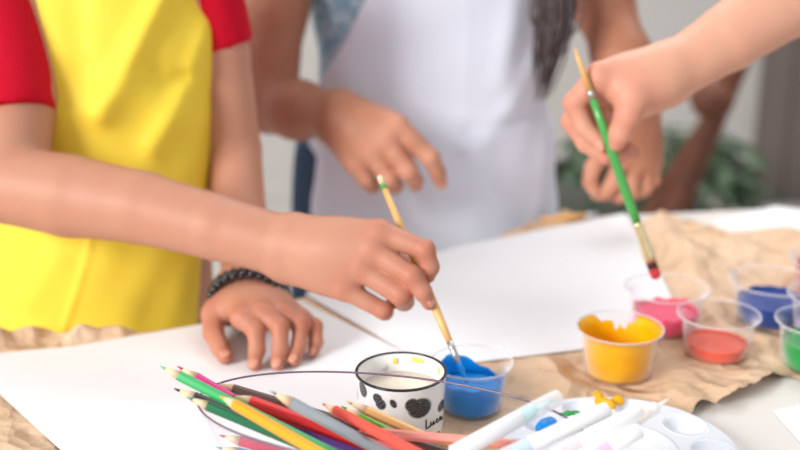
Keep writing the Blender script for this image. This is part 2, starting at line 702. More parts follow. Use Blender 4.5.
# doorway on the right
dx0 = P(773, 120, 3.95).x
door = MB()
door.box((dx0 + 0.46, 3.965, 1.02), (0.86, 0.05, 2.04))
for zz in (0.55, 1.5):
    door.box((dx0 + 0.46, 3.935, zz), (0.56, 0.016, 0.7))
dr = tag(door.build('door_1', M['door'], smooth=False, bevel=0.005), kind='structure')
fr = MB()
fr.box((dx0, 3.965, 1.05), (0.09, 0.09, 2.1))
fr.box((dx0 + 0.92, 3.965, 1.05), (0.09, 0.09, 2.1))
fr.box((dx0 + 0.46, 3.965, 2.1), (1.01, 0.09, 0.09))
tag(fr.build('trim_1', M['door'], smooth=False, bevel=0.004), kind='structure')


# ------------------------------------------------------------------ the table
def poly_slab(name, pts, z0, z1, m, parent=None, bevel=0.0):
    n = len(pts)
    vs = [(p[0], p[1], z0) for p in pts] + [(p[0], p[1], z1) for p in pts]
    fs = [tuple(range(n - 1, -1, -1)), tuple(range(n, 2 * n))] + [(i, (i + 1) % n, n + (i + 1) % n, n + i) for i in range(n)]
    b = MB()
    b.add(vs, fs)
    return b.build(name, m, parent, smooth=False, world=True, bevel=bevel)


top_px = [(1300, 212), (775, 207.5), (566, 217), (500, 238), (300, 299), (282, 308), (215, 330), (120, 334), (-320, 342)]
tp = [G(*q) for q in top_px]
tp = [(0.66, 0.36), (0.66, tp[0].y)] + [(p.x, p.y) for p in tp[1:-1]] + [(-0.85, tp[-1].y), (-0.85, 0.36)]
table = thing('table', 'white table covered with brown paper, art supplies on it', 'table', (0.1, 0.75, 0))
poly_slab('table_top', tp, T - 0.028, T, M['table'], table, 0.004)
for lx, ly in ((0.58, 0.46), (0.58, 1.28), (-0.75, 0.46), (-0.75, 0.86)):
    b = MB()
    b.tube([(lx, ly, 0), (lx, ly, 0.03), (lx, ly, T - 0.028)], [0.024, 0.02, 0.024], 20)
    b.build('leg', M['metal'], table, world=True)
b = MB()
b.box((-0.085, 0.46, T - 0.06), (1.33, 0.02, 0.06))
b.build('crossbar', M['metal'], table, smooth=False, world=True)

# footprints on the table (world coordinates)
SH1 = [G(*q) for q in ((-40, 361), (75, 350), (206, 327), (298, 303), (437, 372), (330, 530), (108, 497))]
SH2 = [G(*q) for q in ((305, 297.5), (460, 249), (625, 216), (658, 273), (690, 338), (577, 353.5), (432, 371))]
SH3 = [G(*q) for q in ((694, 231), (775, 208.5), (870, 222), (800, 252))]
SH4 = [G(*q) for q in ((772, 412), (850, 395), (960, 470), (850, 500))]


def seg_dist(p, poly):
    """signed distance (negative inside) of points p (N,2) to polygon"""
    poly = np.array([(q[0], q[1]) for q in poly])
    d = np.full(len(p), 1e9)
    ins = np.zeros(len(p), bool)
    for a, b in zip(poly, np.roll(poly, -1, 0)):
        ab = b - a
        q = p - a
        t = np.clip((q @ ab) / (ab @ ab), 0, 1)
        d = np.minimum(d, np.linalg.norm(q - t[:, None] * ab, axis=1))
        c = (a[1] > p[:, 1]) != (b[1] > p[:, 1])
        xx = a[0] + (p[:, 1] - a[1]) / np.where(b[1] - a[1] == 0, 1e-9, b[1] - a[1]) * ab[0]
        ins ^= c & (p[:, 0] < xx)
    return np.where(ins, -d, d)


def sst(x, a, b):
    t = np.clip((x - a) / (b - a), 0, 1)
    return t * t * (3 - 2 * t)


CUPS = {   # name: (base px, rim radius px, height m)
    'blue': ((471, 410), 41.5, 0.040), 'yellow': ((617, 376), 44, 0.043), 'pink': ((664, 330), 42, 0.040),
    'red': ((715, 356), 41, 0.038), 'ultramarine': ((769, 322), 43, 0.040), 'scarlet': ((829, 296), 42, 0.038),
    'lilac': ((826, 338), 42, 0.040), 'green': ((812, 368), 41.5, 0.042)}
MUG_C = PZ(401, 371, 0.0595)
MUG_R = msize(45.5, MUG_C)
MUG_H = 0.055
MUG_C.z = T + 0.0045
BOWL_TOP = 0.0795
BOWL_C = PZ(385, 416, BOWL_TOP)
BOWL_A = msize(200, BOWL_C)
PAL_C = PZ(621, 450, 0.012)
PAL_R = msize(121, PAL_C)

KR = [G(*q) for q in ((-230, 352), (-60, 338), (0, 338.5), (45, 334), (90, 335), (140, 333), (203, 331), (240, 320), (284, 303), (300, 300.5), (400, 269), (480, 245), (566, 219),
                      (620, 222), (650, 229), (694, 228), (735, 236), (765, 229), (800, 224), (880, 222), (890, 300), (890, 372), (806, 388), (797, 381), (786, 378), (771, 386), (760, 394), (748, 397), (741, 404), (727, 407),
                      (716, 412), (700, 408), (640, 470), (400, 600), (-200, 560))]


def tri(x):
    return np.abs((x / np.pi) % 2 - 1) * 2 - 1


def crumple(p, seed=3):
    r = np.random.RandomState(seed)
    z = np.zeros(len(p))
    q = p + 0.012 * np.stack([np.sin(p[:, 1] * 41 + 1) + np.sin(p[:, 0] * 23), np.sin(p[:, 0] * 37 + 2) + np.sin(p[:, 1] * 29)], 1)
    for s, a in ((22, 1.0), (34, 0.8), (60, 0.5), (95, 0.35), (150, 0.22), (230, 0.13)):
        for _ in range(2):
            th = r.uniform(0, math.pi)
            w = 0.6 + 0.4 * np.sin(q @ r.normal(size=2) * 14 + r.uniform(0, 6))
            z += a * w * tri(q @ np.array([math.cos(th), math.sin(th)]) * s + r.uniform(0, 6.28))
    return z / 2.6


def kraft_sheet():
    xs = np.arange(-0.66, 0.83, 0.0026)
    ys = np.arange(0.40, 1.36, 0.0026)
    gx, gy = np.meshgrid(xs, ys, indexing='ij')
    p = np.stack([gx.ravel(), gy.ravel()], 1)
    edge = seg_dist(p, KR)
    rough = 0.0012 * np.sin(p[:, 0] * 160) + 0.0008 * np.sin(p[:, 1] * 310 + p[:, 0] * 190)
    keep = edge < rough
    amp = (0.011 + 0.012 * sst(p[:, 1], 1.0, 1.2)) * (1 - 0.65 * sst(-p[:, 0], .08, .2))
    for sh in (SH1, SH2):
        amp *= sst(seg_dist(p, sh), 0.004, 0.035)
    amp *= sst(seg_dist(p, SH3), 0.0, 0.02)
    flat = [(G(*c[0]), 0.034) for c in CUPS.values()] + [(MUG_C, 0.04), (PAL_C, PAL_R + 0.002)]
    for c, r in flat:
        amp *= sst(np.hypot(p[:, 0] - c.x, p[:, 1] - c.y), r, r + 0.03)
    dx, dy = p[:, 0] - BOWL_C.x, p[:, 1] - BOWL_C.y
    amp *= sst(np.hypot(dx / 1.0, dy / 0.5), 0.14, 0.17)
    z = 0.0016 + amp * np.clip(crumple(p) * 0.75 + 0.75, 0, None)
    # the paper bunches up in a soft roll along the table edge on the left, and its torn corner lifts on the right
    back = (p[:, 0] < -0.12) * np.exp(-((edge + 0.014) / 0.015) ** 2) * sst(p[:, 1], 0.92, 0.95) * sst(seg_dist(p, SH1), -0.004, 0.016)
    z += back * (0.004 + 0.004 * np.sin(p[:, 0] * 61) + 0.005 * tri(p[:, 0] * 150 + p[:, 1] * 60) + 0.005 * tri(p[:, 0] * 95 - p[:, 1] * 120))
    tear = np.exp(-((p[:, 0] - G(738, 400).x) / 0.055) ** 2 - ((p[:, 1] - G(738, 398).y) / 0.03) ** 2)
    z += tear * (0.008 + 0.004 * tri(p[:, 0] * 120 + p[:, 1] * 50))
    z = np.maximum(z, 0.0013)
    nx, ny = len(xs), len(ys)
    kk = keep.reshape(nx, ny)
    cell = kk[:-1, :-1] | kk[1:, :-1] | kk[1:, 1:] | kk[:-1, 1:]
    i, j = np.nonzero(cell)
    ids = np.arange(nx * ny).reshape(nx, ny)
    fq = np.stack([ids[i, j], ids[i + 1, j], ids[i + 1, j + 1], ids[i, j + 1]], 1)
    outv = np.unique(fq)
    outv = outv[~keep[outv]]
    h_ = 0.0005
    q = p[outv]
    gxx = (seg_dist(q + (h_, 0), KR) - seg_dist(q - (h_, 0), KR)) / (2 * h_)
    gyy = (seg_dist(q + (0, h_), KR) - seg_dist(q - (0, h_), KR)) / (2 * h_)
    gl = np.maximum(np.hypot(gxx, gyy), 0.3)
    st_ = (edge - rough)[outv]
    p[outv] = q - np.stack([gxx / gl, gyy / gl], 1) * st_[:, None]
    used = np.unique(fq)
    mp = np.full(nx * ny, -1)
    mp[used] = np.arange(len(used))
    V = np.stack([p[:, 0], p[:, 1], T + z], 1)[used]
    o = mesh_obj('kraft_paper', V, mp[fq], M['kraft'], None)
    s = o.modifiers.new('thickness', 'SOLIDIFY')
    s.thickness = 0.0004
    s.offset = 1
    return tag(o, 'large crumpled sheet of brown kraft paper spread over the table', 'wrapping paper')


kraft_sheet()


def paper(name, pts, z, label, lift=0.0):
    o = poly_slab(name, [(q.x, q.y) for q in pts], T + z, T + z + 0.0006, M['paper'])
    return tag(o, label, 'paper', 'blank paper sheets on the table')


paper('paper_sheet', SH1, 0.0034, 'blank white sheet under the hand with the bead bracelet')
paper('paper_sheet', SH2, 0.0034, 'blank white sheet in the middle, under the pink paint cup')
paper('paper_sheet', SH3, 0.0034, 'white sheet corner sticking out at the far right table edge')
paper('paper_sheet', SH4, 0.0006, 'white sheet corner on bare table in the lower right of the photo')


# ------------------------------------------------------------------ paint cups
def cup(key, label, paint, inner=None, coat=0.0, level=0.5, cupm=None):
    (bx_, by_), rpx, h = CUPS[key]
    c = G(bx_, by_)
    c.z = T + 0.0032
    r = msize(rpx, PZ(bx_, by_ - 40, h))
    root = thing('paint_cup', label, 'paint cup', c, 'plastic paint cups')
    rb, rw = r * 0.76, r * 0.865
    prof = [(0.0, 0.0), (rb * 0.9, 0.0), (rb, 0.002), (rb + (rw - rb) * 0.45, h * 0.4), (rw, h * 0.86), (rw + 0.0006, h * 0.9), (r * 0.985, h * 0.985), (r, h - 0.0002), (r * 0.995, h + 0.0008),
            (r * 0.97, h + 0.0003), (rw - 0.0004, h * 0.905), (rw - 0.0011, h * 0.86), (rb + (rw - rb) * 0.45 - 0.0011, h * 0.4), (rb - 0.0013, 0.0035), (rb * 0.88, 0.0014), (0, 0.0014)]
    b = MB()
    b.lathe(prof, 72)
    b.build('cup_body', M['clear'], root, auto=60)
    b = MB()
    b.lathe([(r * 0.965, h + 0.0002), (r * 0.985, h - 0.0006), (r * 1.004, h - 0.0004), (r * 1.006, h + 0.0006), (r * 0.998, h + 0.0013), (r * 0.97, h + 0.0008)], 72, closed=True)
    b.build('lip', M['lip'], root)
    # paint: pool plus the film it leaves on the wall, ragged upper edge
    n = 96
    vs, fs = [], []
    rs = random.Random(key)
    ph = [rs.uniform(0, 6.28) for _ in range(6)]

    def wall_r(z):
        return float(np.interp(z, [0.0035, h * 0.4, h * 0.86, h * 0.905, h * 0.985], [rb - 0.0016, rb + (rw - rb) * 0.45 - 0.0014, rw - 0.0014, rw - 0.0007, r * 0.965]))
    rings = 14
    for i in range(rings + 1):
        for k in range(n):
            an = 2 * math.pi * k / n
            jag = 0.5 * math.sin(3 * an + ph[0]) + 0.3 * math.sin(7 * an + ph[1]) + 0.25 * math.sin(13 * an + ph[2])
            if callable(coat):
                zt = h * coat(an)
            else:
                zt = h * (level + coat * (0.5 + 0.5 * jag))
            zt = max(h * level, min(zt, h * 1.0))
            z = 0.002 + (zt - 0.002) * i / rings
            rr = wall_r(z)
            vs.append((rr * math.cos(an), rr * math.sin(an), z))
    for i in range(rings):
        for k in range(n):
            fs.append((i * n + k, i * n + (k + 1) % n, (i + 1) * n + (k + 1) % n, (i + 1) * n + k))
    fs.append(tuple(reversed(range(n))))
    # pool surface
    zl = h * level
    pr = wall_r(zl) - 0.0002
    base = len(vs)
    for fr_ in (1.0, 0.75, 0.4):
        for k in range(n):
            an = 2 * math.pi * k / n
            vs.append((pr * fr_ * math.cos(an), pr * fr_ * math.sin(an), zl + 0.0012 * (1 - fr_) * math.sin(2 * an + ph[3])))
    for i in range(2):
        for k in range(n):
            fs.append((base + i * n + k, base + i * n + (k + 1) % n, base + (i + 1) * n + (k + 1) % n, base + (i + 1) * n + k))
    fs.append(tuple(base + 2 * n + k for k in range(n)))
    po = obj_from('paint', vs, fs, paint, root)
    s = po.modifiers.new('film', 'SOLIDIFY')
    s.thickness = 0.0003
    return root, c, r, h


def back_gap(an):
    """yellow cup: painted up to the lip, bare patches at the back right of the rim"""
    a = math.degrees(an) % 360
    v = 0.99
    for c, w, dp in ((92, 22, 0.13), (70, 7, 0.24), (58, 4, 0.16), (84, 5, 0.20), (112, 5, 0.06)):
        d = abs(a - c)
        v -= dp * math.exp(-(d / w) ** 4)
    return v


def blue_wall(an):
    a = math.degrees(an) % 360
    return 0.66 + 0.24 * math.exp(-((a - 135) / 46) ** 4) - 0.10 * math.exp(-((a - 40) / 20) ** 2) + 0.02 * math.sin(9 * an)


cup('blue', 'clear cup of bright blue paint beside the patterned mug', M['bluepaint'], coat=blue_wall, level=0.50)
cup('yellow', 'cup coated inside with thick yellow paint', M['yellowpaint'], coat=back_gap, level=0.22)
cup('pink', 'clear cup of pink paint on the middle white sheet', M['pinkpaint'], coat=0.16, level=0.38)
cup('red', 'clear cup of coral red paint on brown paper', M['redpaint'], coat=0.08, level=0.27)
cup('ultramarine', 'clear cup of dark blue paint behind the coral red one', M['dkblue'], coat=0.10, level=0.50)
cup('scarlet', 'cup of scarlet paint behind the dark blue cup', M['scarlet'], coat=0.25, level=0.6)
cup('lilac', 'nearly clear cup of pale lilac paint behind the green cup', M['lilac'], coat=0.05, level=0.35)
cup('green', 'clear cup of green paint at the torn brown paper edge', M['green'], coat=0.10, level=0.52)


# ------------------------------------------------------------------ the mug
def mug():
    root = thing('mug', 'white enamel mug with black spots and black rim', 'mug', MUG_C)
    R, h = MUG_R, MUG_H
    RI = R - 0.0018
    nm = M['enamel'] = mat('spotted_enamel', srgb(238, 236, 234), 0.25, 0.5, coat=0.3)
    nt = nm.node_tree
    bs = nt.nodes['Principled BSDF']
    at = nt.nodes.new('ShaderNodeAttribute'); at.attribute_name = 'spots'
    wv = nt.nodes.new('ShaderNodeTexWave'); wv.inputs['Scale'].default_value = 130; wv.inputs['Distortion'].default_value = 14
    wv.bands_direction = 'Z'
    tc = nt.nodes.new('ShaderNodeTexCoord'); nt.links.new(tc.outputs['Object'], wv.inputs['Vector'])
    cr = nt.nodes.new('ShaderNodeValToRGB')
    cr.color_ramp.elements[0].position = 0.84; cr.color_ramp.elements[0].color = (0.018, 0.017, 0.018, 1)
    cr.color_ramp.elements[1].position = 0.99; cr.color_ramp.elements[1].color = (0.10, 0.095, 0.095, 1)
    nt.links.new(wv.outputs['Fac'], cr.inputs['Fac'])
    mx = nt.nodes.new('ShaderNodeMix'); mx.data_type = 'RGBA'
    mx.inputs['A'].default_value = (*srgb(238, 236, 234), 1)
    nt.links.new(at.outputs['Fac'], mx.inputs['Factor'])
    nt.links.new(cr.outputs['Color'], mx.inputs['B'])
    nt.links.new(mx.outputs['Result'], bs.inputs['Base Color'])

    def rr(z):
        return float(np.interp(z, [0, 0.003, 0.012, h * 0.85, h], [R * 0.86, R * 0.90, R * 0.935, R * 0.975, R]))

    sc = msize(1, EYE + (MUG_C - EYE)) / math.cos(math.radians(25))

    def ang_z(px, py):
        s = max(-0.995, min(0.995, (px - 401) / 44.5))
        phi = math.asin(s)
        z = h - (py - (371 + 19.5 * math.cos(phi))) * sc
        return phi, z

    def pt(px, py, off=0.0):
        phi, z = ang_z(px, py)
        r = rr(z) + off
        return (r * math.sin(phi), -r * math.cos(phi), z)
    nA, nZ = 300, 70
    vs, fs, sp = [], [], []
    blobs = []
    for x, y, w, hh, tl in ((363.4, 389, 3.9, 7.4, 0), (378, 398, 4.6, 5.0, 0), (381, 403.5, 5.2, 5.4, 0), (393.5, 403, 3.2, 4.4, 0.5), (420, 407.5, 11.8, 9.6, 0), (412, 404.5, 7, 6.5, 0), (441.8, 405, 3.2, 5.4, 0),
                            (397, 422.5, 4.5, 3.2, 0), (416, 433, 6, 4, 0), (438.8, 433.5, 3.5, 2.4, 0), (372, 425, 5, 6, 0.4), (360, 412, 3, 5, 0)):
        phi, z = ang_z(x, y)
        blobs.append((phi, z, w * sc * 0.92 / max(0.35, math.cos(phi)), hh * sc, tl))
    rs = random.Random(5)
    for k in range(14):
        blobs.append((math.pi + (k - 6.5) * 0.26, rs.uniform(0.008, h - 0.01), rs.uniform(0.003, 0.007), rs.uniform(0.003, 0.006), rs.uniform(-0.6, 0.6)))
    for i in range(nZ + 1):
        z = h * i / nZ
        r = rr(z)
        for k in range(nA):
            phi = 2 * math.pi * k / nA - math.pi
            vs.append((r * math.sin(phi), -r * math.cos(phi), z))
            v = 0
            for bp, bz, bw, bh, tl in blobs:
                du = ((phi - bp + math.pi) % (2 * math.pi) - math.pi) * R
                dz = z - bz
                c, s = math.cos(tl), math.sin(tl)
                u_, w_ = du * c + dz * s, -du * s + dz * c
                e = (u_ / bw) ** 2 + (w_ / bh) ** 2
                v = max(v, min(1, max(0, (1.18 - e) / 0.36)))
            sp.append(v)
    for i in range(nZ):
        for k in range(nA):
            fs.append((i * nA + k, i * nA + (k + 1) % nA, (i + 1) * nA + (k + 1) % nA, (i + 1) * nA + k))
    # lip over to the inside wall and floor
    base = len(vs)
    inner = [(RI, h), (RI * 0.985, h * 0.8), (RI * 0.93, 0.012), (RI * 0.86, 0.004), (0.001, 0.003)]
    for r, z in inner:
        for k in range(nA):
            phi = 2 * math.pi * k / nA - math.pi
            vs.append((r * math.sin(phi), -r * math.cos(phi), z)); sp.append(0)
    prev = nZ * nA
    for i in range(len(inner)):
        cur = base + i * nA
        for k in range(nA):
            fs.append((prev + k, prev + (k + 1) % nA, cur + (k + 1) % nA, cur + k))
        prev = cur
    fs.append(tuple(reversed(range(nA))))
    o = obj_from('mug_body', vs, fs, nm, root)
    a = o.data.attributes.new('spots', 'FLOAT', 'POINT')
    a.data.foreach_set('value', np.array(sp, np.float32))
    b = MB()
    ring = [((R - 0.0008) * math.cos(2 * math.pi * k / 96), (R - 0.0008) * math.sin(2 * math.pi * k / 96), h) for k in range(96)]
    vs2, fs2 = [], []
    for k in range(96):
        an = 2 * math.pi * k / 96
        for j in range(8):
            t = 2 * math.pi * j / 8
            q = R - 0.0007 + 0.0012 * math.cos(t)
            vs2.append((q * math.cos(an), q * math.sin(an), h + 0.0011 * math.sin(t)))
    for k in range(96):
        for j in range(8):
            fs2.append((k * 8 + j, ((k + 1) % 96) * 8 + j, ((k + 1) % 96) * 8 + (j + 1) % 8, k * 8 + (j + 1) % 8))
    b.add(vs2, fs2)
    tag(b.build('rim', M['black'], root), 'black rim')
    # handle at the back left
    ha = math.radians(203)
    hp = []
    for t in np.linspace(0, 1, 17):
        ang = math.pi * (t - 0.5)
        out = R * 0.93 + 0.015 * math.cos(ang)
        hp.append((out * math.sin(ha), -out * math.cos(ha), h * 0.5 + 0.017 * math.sin(ang)))
    b = MB()
    b.tube(hp, 0.0032, 12)
    b.build('handle', M['plastic'], root)
    # handwritten word
    b = MB()
    strokes = [[(426.0, 419.5), (426.2, 424), (426.4, 428.4), (428.6, 427.4), (430.8, 425.6)],
               [(431.0, 421.8), (431.2, 425.0), (432.6, 425.2), (434.0, 420.8), (434.4, 424.0), (435.4, 423.0)],
               [(438.4, 418.8), (437.0, 419.2), (436.6, 422.2), (438.0, 422.2), (439.2, 420.4)],
               [(441.6, 416.6), (440.4, 417.4), (440.2, 420.2), (441.4, 419.8), (442.0, 416.8), (442.4, 419.4), (443.4, 417.6)]]
    for st in strokes:
        b.tube([pt(x, y - 1.0, 0.0003) for x, y in st], 0.0006, 6)
    tag(b.build('lettering', M['ink'], root), 'black handwritten word')
    # cloudy water and dried paint on the inside
    b = MB()
    zl = 0.040
    rl = RI * 0.978
    b.lathe([(0, zl - 0.002), (rl, zl - 0.002), (rl, zl), (rl * 0.5, zl), (0, zl)], 72)
    tag(b.build('water', M['tea'], root), 'cloudy tan water')
    for ang, z, w, hh in ((66, h - 0.0045, 0.0058, 0.0024), (98, h - 0.006, 0.0022, 0.0026), (25, h - 0.006, 0.002, 0.003)):
        vs, fs = [], []
        for i in range(7):
            for j in range(7):
                u, v = (i / 6 - 0.5) * 2, (j / 6 - 0.5) * 2
                d = math.hypot(u, v)
                if d > 1e-6:
                    m_ = max(abs(u), abs(v)) / d
                    u, v = u * (0.4 + 0.6 * m_), v * (0.4 + 0.6 * m_)
                an = math.radians(ang) + u * w / R
                z_ = z + v * hh
                q = float(np.interp(z_, [0.012, h * 0.8, h], [RI * 0.93, RI * 0.985, RI])) - 0.0005
                vs.append((q * math.cos(an), q * math.sin(an), z_))
        for i in range(6):
            for j in range(6):
                fs.append((i * 7 + j, (i + 1) * 7 + j, (i + 1) * 7 + j + 1, i * 7 + j + 1))
        so = obj_from('paint_splash', vs, fs, M['paleyellow'], root)
        sm = so.modifiers.new('thick', 'SOLIDIFY'); sm.thickness = 0.0002
        tag(so, 'dried yellow paint splash')


mug()

# ------------------------------------------------------------------ the bowl of pencils
def bowl():
    base = Vector((BOWL_C.x, BOWL_C.y, T + 0.0045))
    hh = BOWL_TOP - 0.0045
    root = thing('bowl', 'clear oval plastic bowl holding coloured pencils and pens', 'bowl', base, rot=(0, 0, math.radians(-15)))
    A, Bm = BOWL_A, 0.062
    prof = [(0, 0), (0.66, 0), (0.74, 0.004), (0.84, 0.028), (0.95, 0.058), (1.0, hh), (0.986, hh), (0.936, 0.058), (0.826, 0.030), (0.73, 0.0075), (0.65, 0.003), (0, 0.003)]
    b = MB()
    n = 120
    vs, fs = [], []
    for r, z in prof:
        for k in range(n):
            an = 2 * math.pi * k / n
            vs.append((r * math.cos(an) * A, r * math.sin(an) * Bm, z))
    for i in range(len(prof) - 1):
        for k in range(n):
            fs.append((i * n + k, i * n + (k + 1) % n, (i + 1) * n + (k + 1) % n, (i + 1) * n + k))
    b.add(vs, fs)
    b.build('bowl_body', M['bowl'], root)
    b = MB()
    vs, fs = [], []
    for k in range(n):
        an = 2 * math.pi * k / n
        for j in range(6):
            t = 2 * math.pi * j / 6
            q = 0.0008 * math.cos(t)
            vs.append(((A * 0.994 + q) * math.cos(an), (Bm * 0.994 + q) * math.sin(an), hh + 0.0007 * math.sin(t)))
    for k in range(n):
        for j in range(6):
            fs.append((k * 6 + j, ((k + 1) % n) * 6 + j, ((k + 1) % n) * 6 + (j + 1) % 6, k * 6 + (j + 1) % 6))
    b.add(vs, fs)
    tag(b.build('rim', M['rimedge'], root), 'thin dark purple rim')


bowl()


def pencil(col, p0, p1, label, lead=None, L=0.175, R=0.0039, cone=0.015):
    a = PZ(*p0)
    b_ = PZ(*p1)
    d = (b_ - a).normalized()
    e = a + d * L
    root = thing('coloured_pencil', label, 'coloured pencil', e, 'coloured pencils in the bowl')
    m = mat('pencil_' + label.split()[0], srgb(*col), 0.32, 0.4)
    ml = mat('lead_' + label.split()[0], srgb(*(lead or col)), 0.6)
    cw = cone
    cl = cw * 0.30
    mb = MB()
    mb.tube([a + d * (cw - 0.001), a + d * (cw + 0.0006), e - d * 0.0006, e], [R * 0.93, R, R, R * 0.9], 6)
    mb.build('barrel', m, root, smooth=False, world=True, bevel=0.0004)
    mb = MB()
    mb.tube([a + d * cl, a + d * cw], [R * 0.30, R * 0.96], 18)
    mb.build('sharpened_wood', M['wood_pale'], root, world=True)
    mb = MB()
    mb.tube([a, a + d * 0.0012, a + d * (cl + 0.0002)], [R * 0.08, R * 0.16, R * 0.31], 12)
    mb.build('lead', ml, root, world=True)


PENCILS = [
    ((28, 166, 86), (160, 366, 0.1089), (330, 452, 0.0684), 'emerald green pencil, longest one sticking out of the bowl', (110, 190, 150)),
    ((226, 52, 138), (177, 366, 0.0991), (306, 442, 0.0491), 'magenta pencil lying along the emerald green one', None),
    ((32, 34, 38), (174, 388.5, 0.0913), (300, 440, 0.0651), 'black pencil under the dark green one', None),
    ((22, 106, 68), (187, 397, 0.0915), (340, 461, 0.0594), 'dark green pencil with a teal point above the black one', (70, 150, 150)),
    ((244, 156, 26), (220, 396, 0.0992), (305, 445, 0.0930), 'orange yellow pencil crossing over the dark green one', None),
    ((92, 66, 58), (213, 383, 0.0837), (300, 409, 0.0713), 'dark brown pencil behind the red one', (70, 66, 76)),
    ((226, 44, 48), (229, 395, 0.0902), (375, 447, 0.0631), 'bright red pencil in the middle of the bowl', None),
    ((200, 24, 72), (219, 435, 0.0587), (272, 450, 0.0516), 'crimson pencil seen through the side of the bowl', None),
    ((150, 158, 164), (270, 391, 0.1060), (380, 450.5, 0.0685), 'silver grey pencil between red and coral ones', None),
    ((92, 66, 148), (240, 408, 0.0632), (360, 452, 0.0401), 'purple pencil below the bright red one', None),
    ((224, 84, 70), (322, 403.5, 0.0802), (415, 452, 0.0837), 'coral red pencil beside the silver grey one', None),
    ((100, 184, 50), (341, 406, 0.0631), (412, 445, 0.0428), 'light green pencil between coral and tan ones', None),
    ((240, 188, 118), (346, 401, 0.0772), (440, 444, 0.0521), 'tan pencil leaning towards the mug', None),
    ((236, 150, 134), (358, 431, 0.0646), (470, 441, 0.0681), 'salmon pink pencil lying across in front of the mug', None),
    ((150, 36, 40), (318, 420, 0.0484), (392, 446, 0.0443), 'dark red pencil under the silver grey one', None),
    ((86, 150, 206), (216, 447, 0.0481), (262, 458, 0.0418), 'light blue pencil at the bottom of the bowl', None),
]
for q in PENCILS:
    pencil(q[0], q[1], q[2], q[3], q[4], R={'bright': .0048, 'purple': .0042, 'silver': .0039}.get(q[3].split()[0], .0036), L={'salmon': .112, 'tan': .125, 'light green': .125}.get(q[3].split(' pencil')[0].replace('salmon pink', 'salmon'), .175))


# ------------------------------------------------------------------ palette
def palette():
    c = Vector((PAL_C.x, PAL_C.y, T + 0.0024))
    root = thing('paint_palette', 'round white plastic palette with paint wells', 'palette', c)
    R, top = PAL_R, 0.0105
    wells = []
    a0 = math.degrees(math.atan2(PZ(545, 424, .012).y - PAL_C.y, PZ(545, 424, .012).x - PAL_C.x))
    for k in range(10):
        an = math.radians(a0 + 36 * k)
        wells.append((R * 0.755 * math.cos(an), R * 0.755 * math.sin(an), R * 0.175, 0.0075))
    wells.append((0, 0, R * 0.43, 0.008))
    nr, na = 110, 240
    vs, fs = [(0, 0, 0)], []

    def hz(x, y):
        r = math.hypot(x, y)
        z = top
        for wx, wy, wr, dp in wells:
            q = math.hypot(x - wx, y - wy) / wr
            if q < 1:
                z -= dp * (1 - q ** 2.6) ** 0.7
            elif q < 1.12:
                z += 0.0006 * math.sin((q - 1) / 0.12 * math.pi)
        e = (r / R - 0.965) / 0.035
        if e > 0:
            z -= (1 - math.sqrt(max(0, 1 - e * e))) * 0.006
        return z
    vs = [(0, 0, hz(0, 0))]
    for i in range(1, nr + 1):
        r = R * i / nr
        for k in range(na):
            an = 2 * math.pi * k / na
            x, y = r * math.cos(an), r * math.sin(an)
            vs.append((x, y, hz(x, y)))
    for k in range(na):
        fs.append((0, 1 + k, 1 + (k + 1) % na))
    for i in range(nr - 1):
        for k in range(na):
            p, q = 1 + i * na, 1 + (i + 1) * na
            fs.append((p + k, q + k, q + (k + 1) % na, p + (k + 1) % na))
    b0 = len(vs)
    for k in range(na):
        an = 2 * math.pi * k / na
        vs.append((R * 0.985 * math.cos(an), R * 0.985 * math.sin(an), 0))
    last = 1 + (nr - 1) * na
    for k in range(na):
        fs.append((last + k, b0 + k, b0 + (k + 1) % na, last + (k + 1) % na))
    fs.append(tuple(reversed(range(b0, b0 + na))))
    obj_from('palette_body', vs, fs, M['plastic'], root)

    return root, c, hz, wells, top


PAL, PC, PHZ, PW, PTOP = palette()


def paint_blob(m, label, lumps):
    """lumps: (px, py, rx, ry, rz, z) in palette coordinates via pixels on the palette face"""
    ls = []
    for px, py, rx, ry, rz, z in lumps:
        q = PZ(px, py, 0.0024 + z) - PC
        ls.append((q.x, q.y, z, rx, ry, rz))

    def f(p):
        d = None
        for l in ls:
            e = ell_d(p, l[:3], l[3:])
            d = e if d is None else smin(d, e, 0.004)
        return d + 0.0005 * vnoise(p, 600, 3)
    a = np.array(ls)
    lo = (a[:, :3] - a[:, 3:]).min(0) - 0.004
    hi = (a[:, :3] + a[:, 3:]).max(0) + 0.004
    V, Fq = mesh_sdf(f, *[np.arange(lo[i], hi[i], 0.0008).astype(np.float32) for i in range(3)])
    o = mesh_obj('paint_blob', V + np.array(PC), Fq, m, PAL)
    tag(o, label)


paint_blob(M['bluepaint'], 'bright blue paint blob', [(547, 424, .008, .006, .004, .006), (543, 427, .006, .005, .005, .007), (552, 421, .005, .004, .003, .006)])
paint_blob(M['green'], 'green paint smear', [(566, 416, .008, .004, .0025, .009), (575, 413, .006, .004, .002, .0095)])
paint_blob(M['yellowpaint'], 'thick yellow paint blob', [(602, 402, .006, .006, .004, .0115), (609, 405.5, .0065, .005, .004, .0115), (618, 400.5, .0055, .0045, .004, .0115), (598, 394.5, .004, .006, .002, .011)])


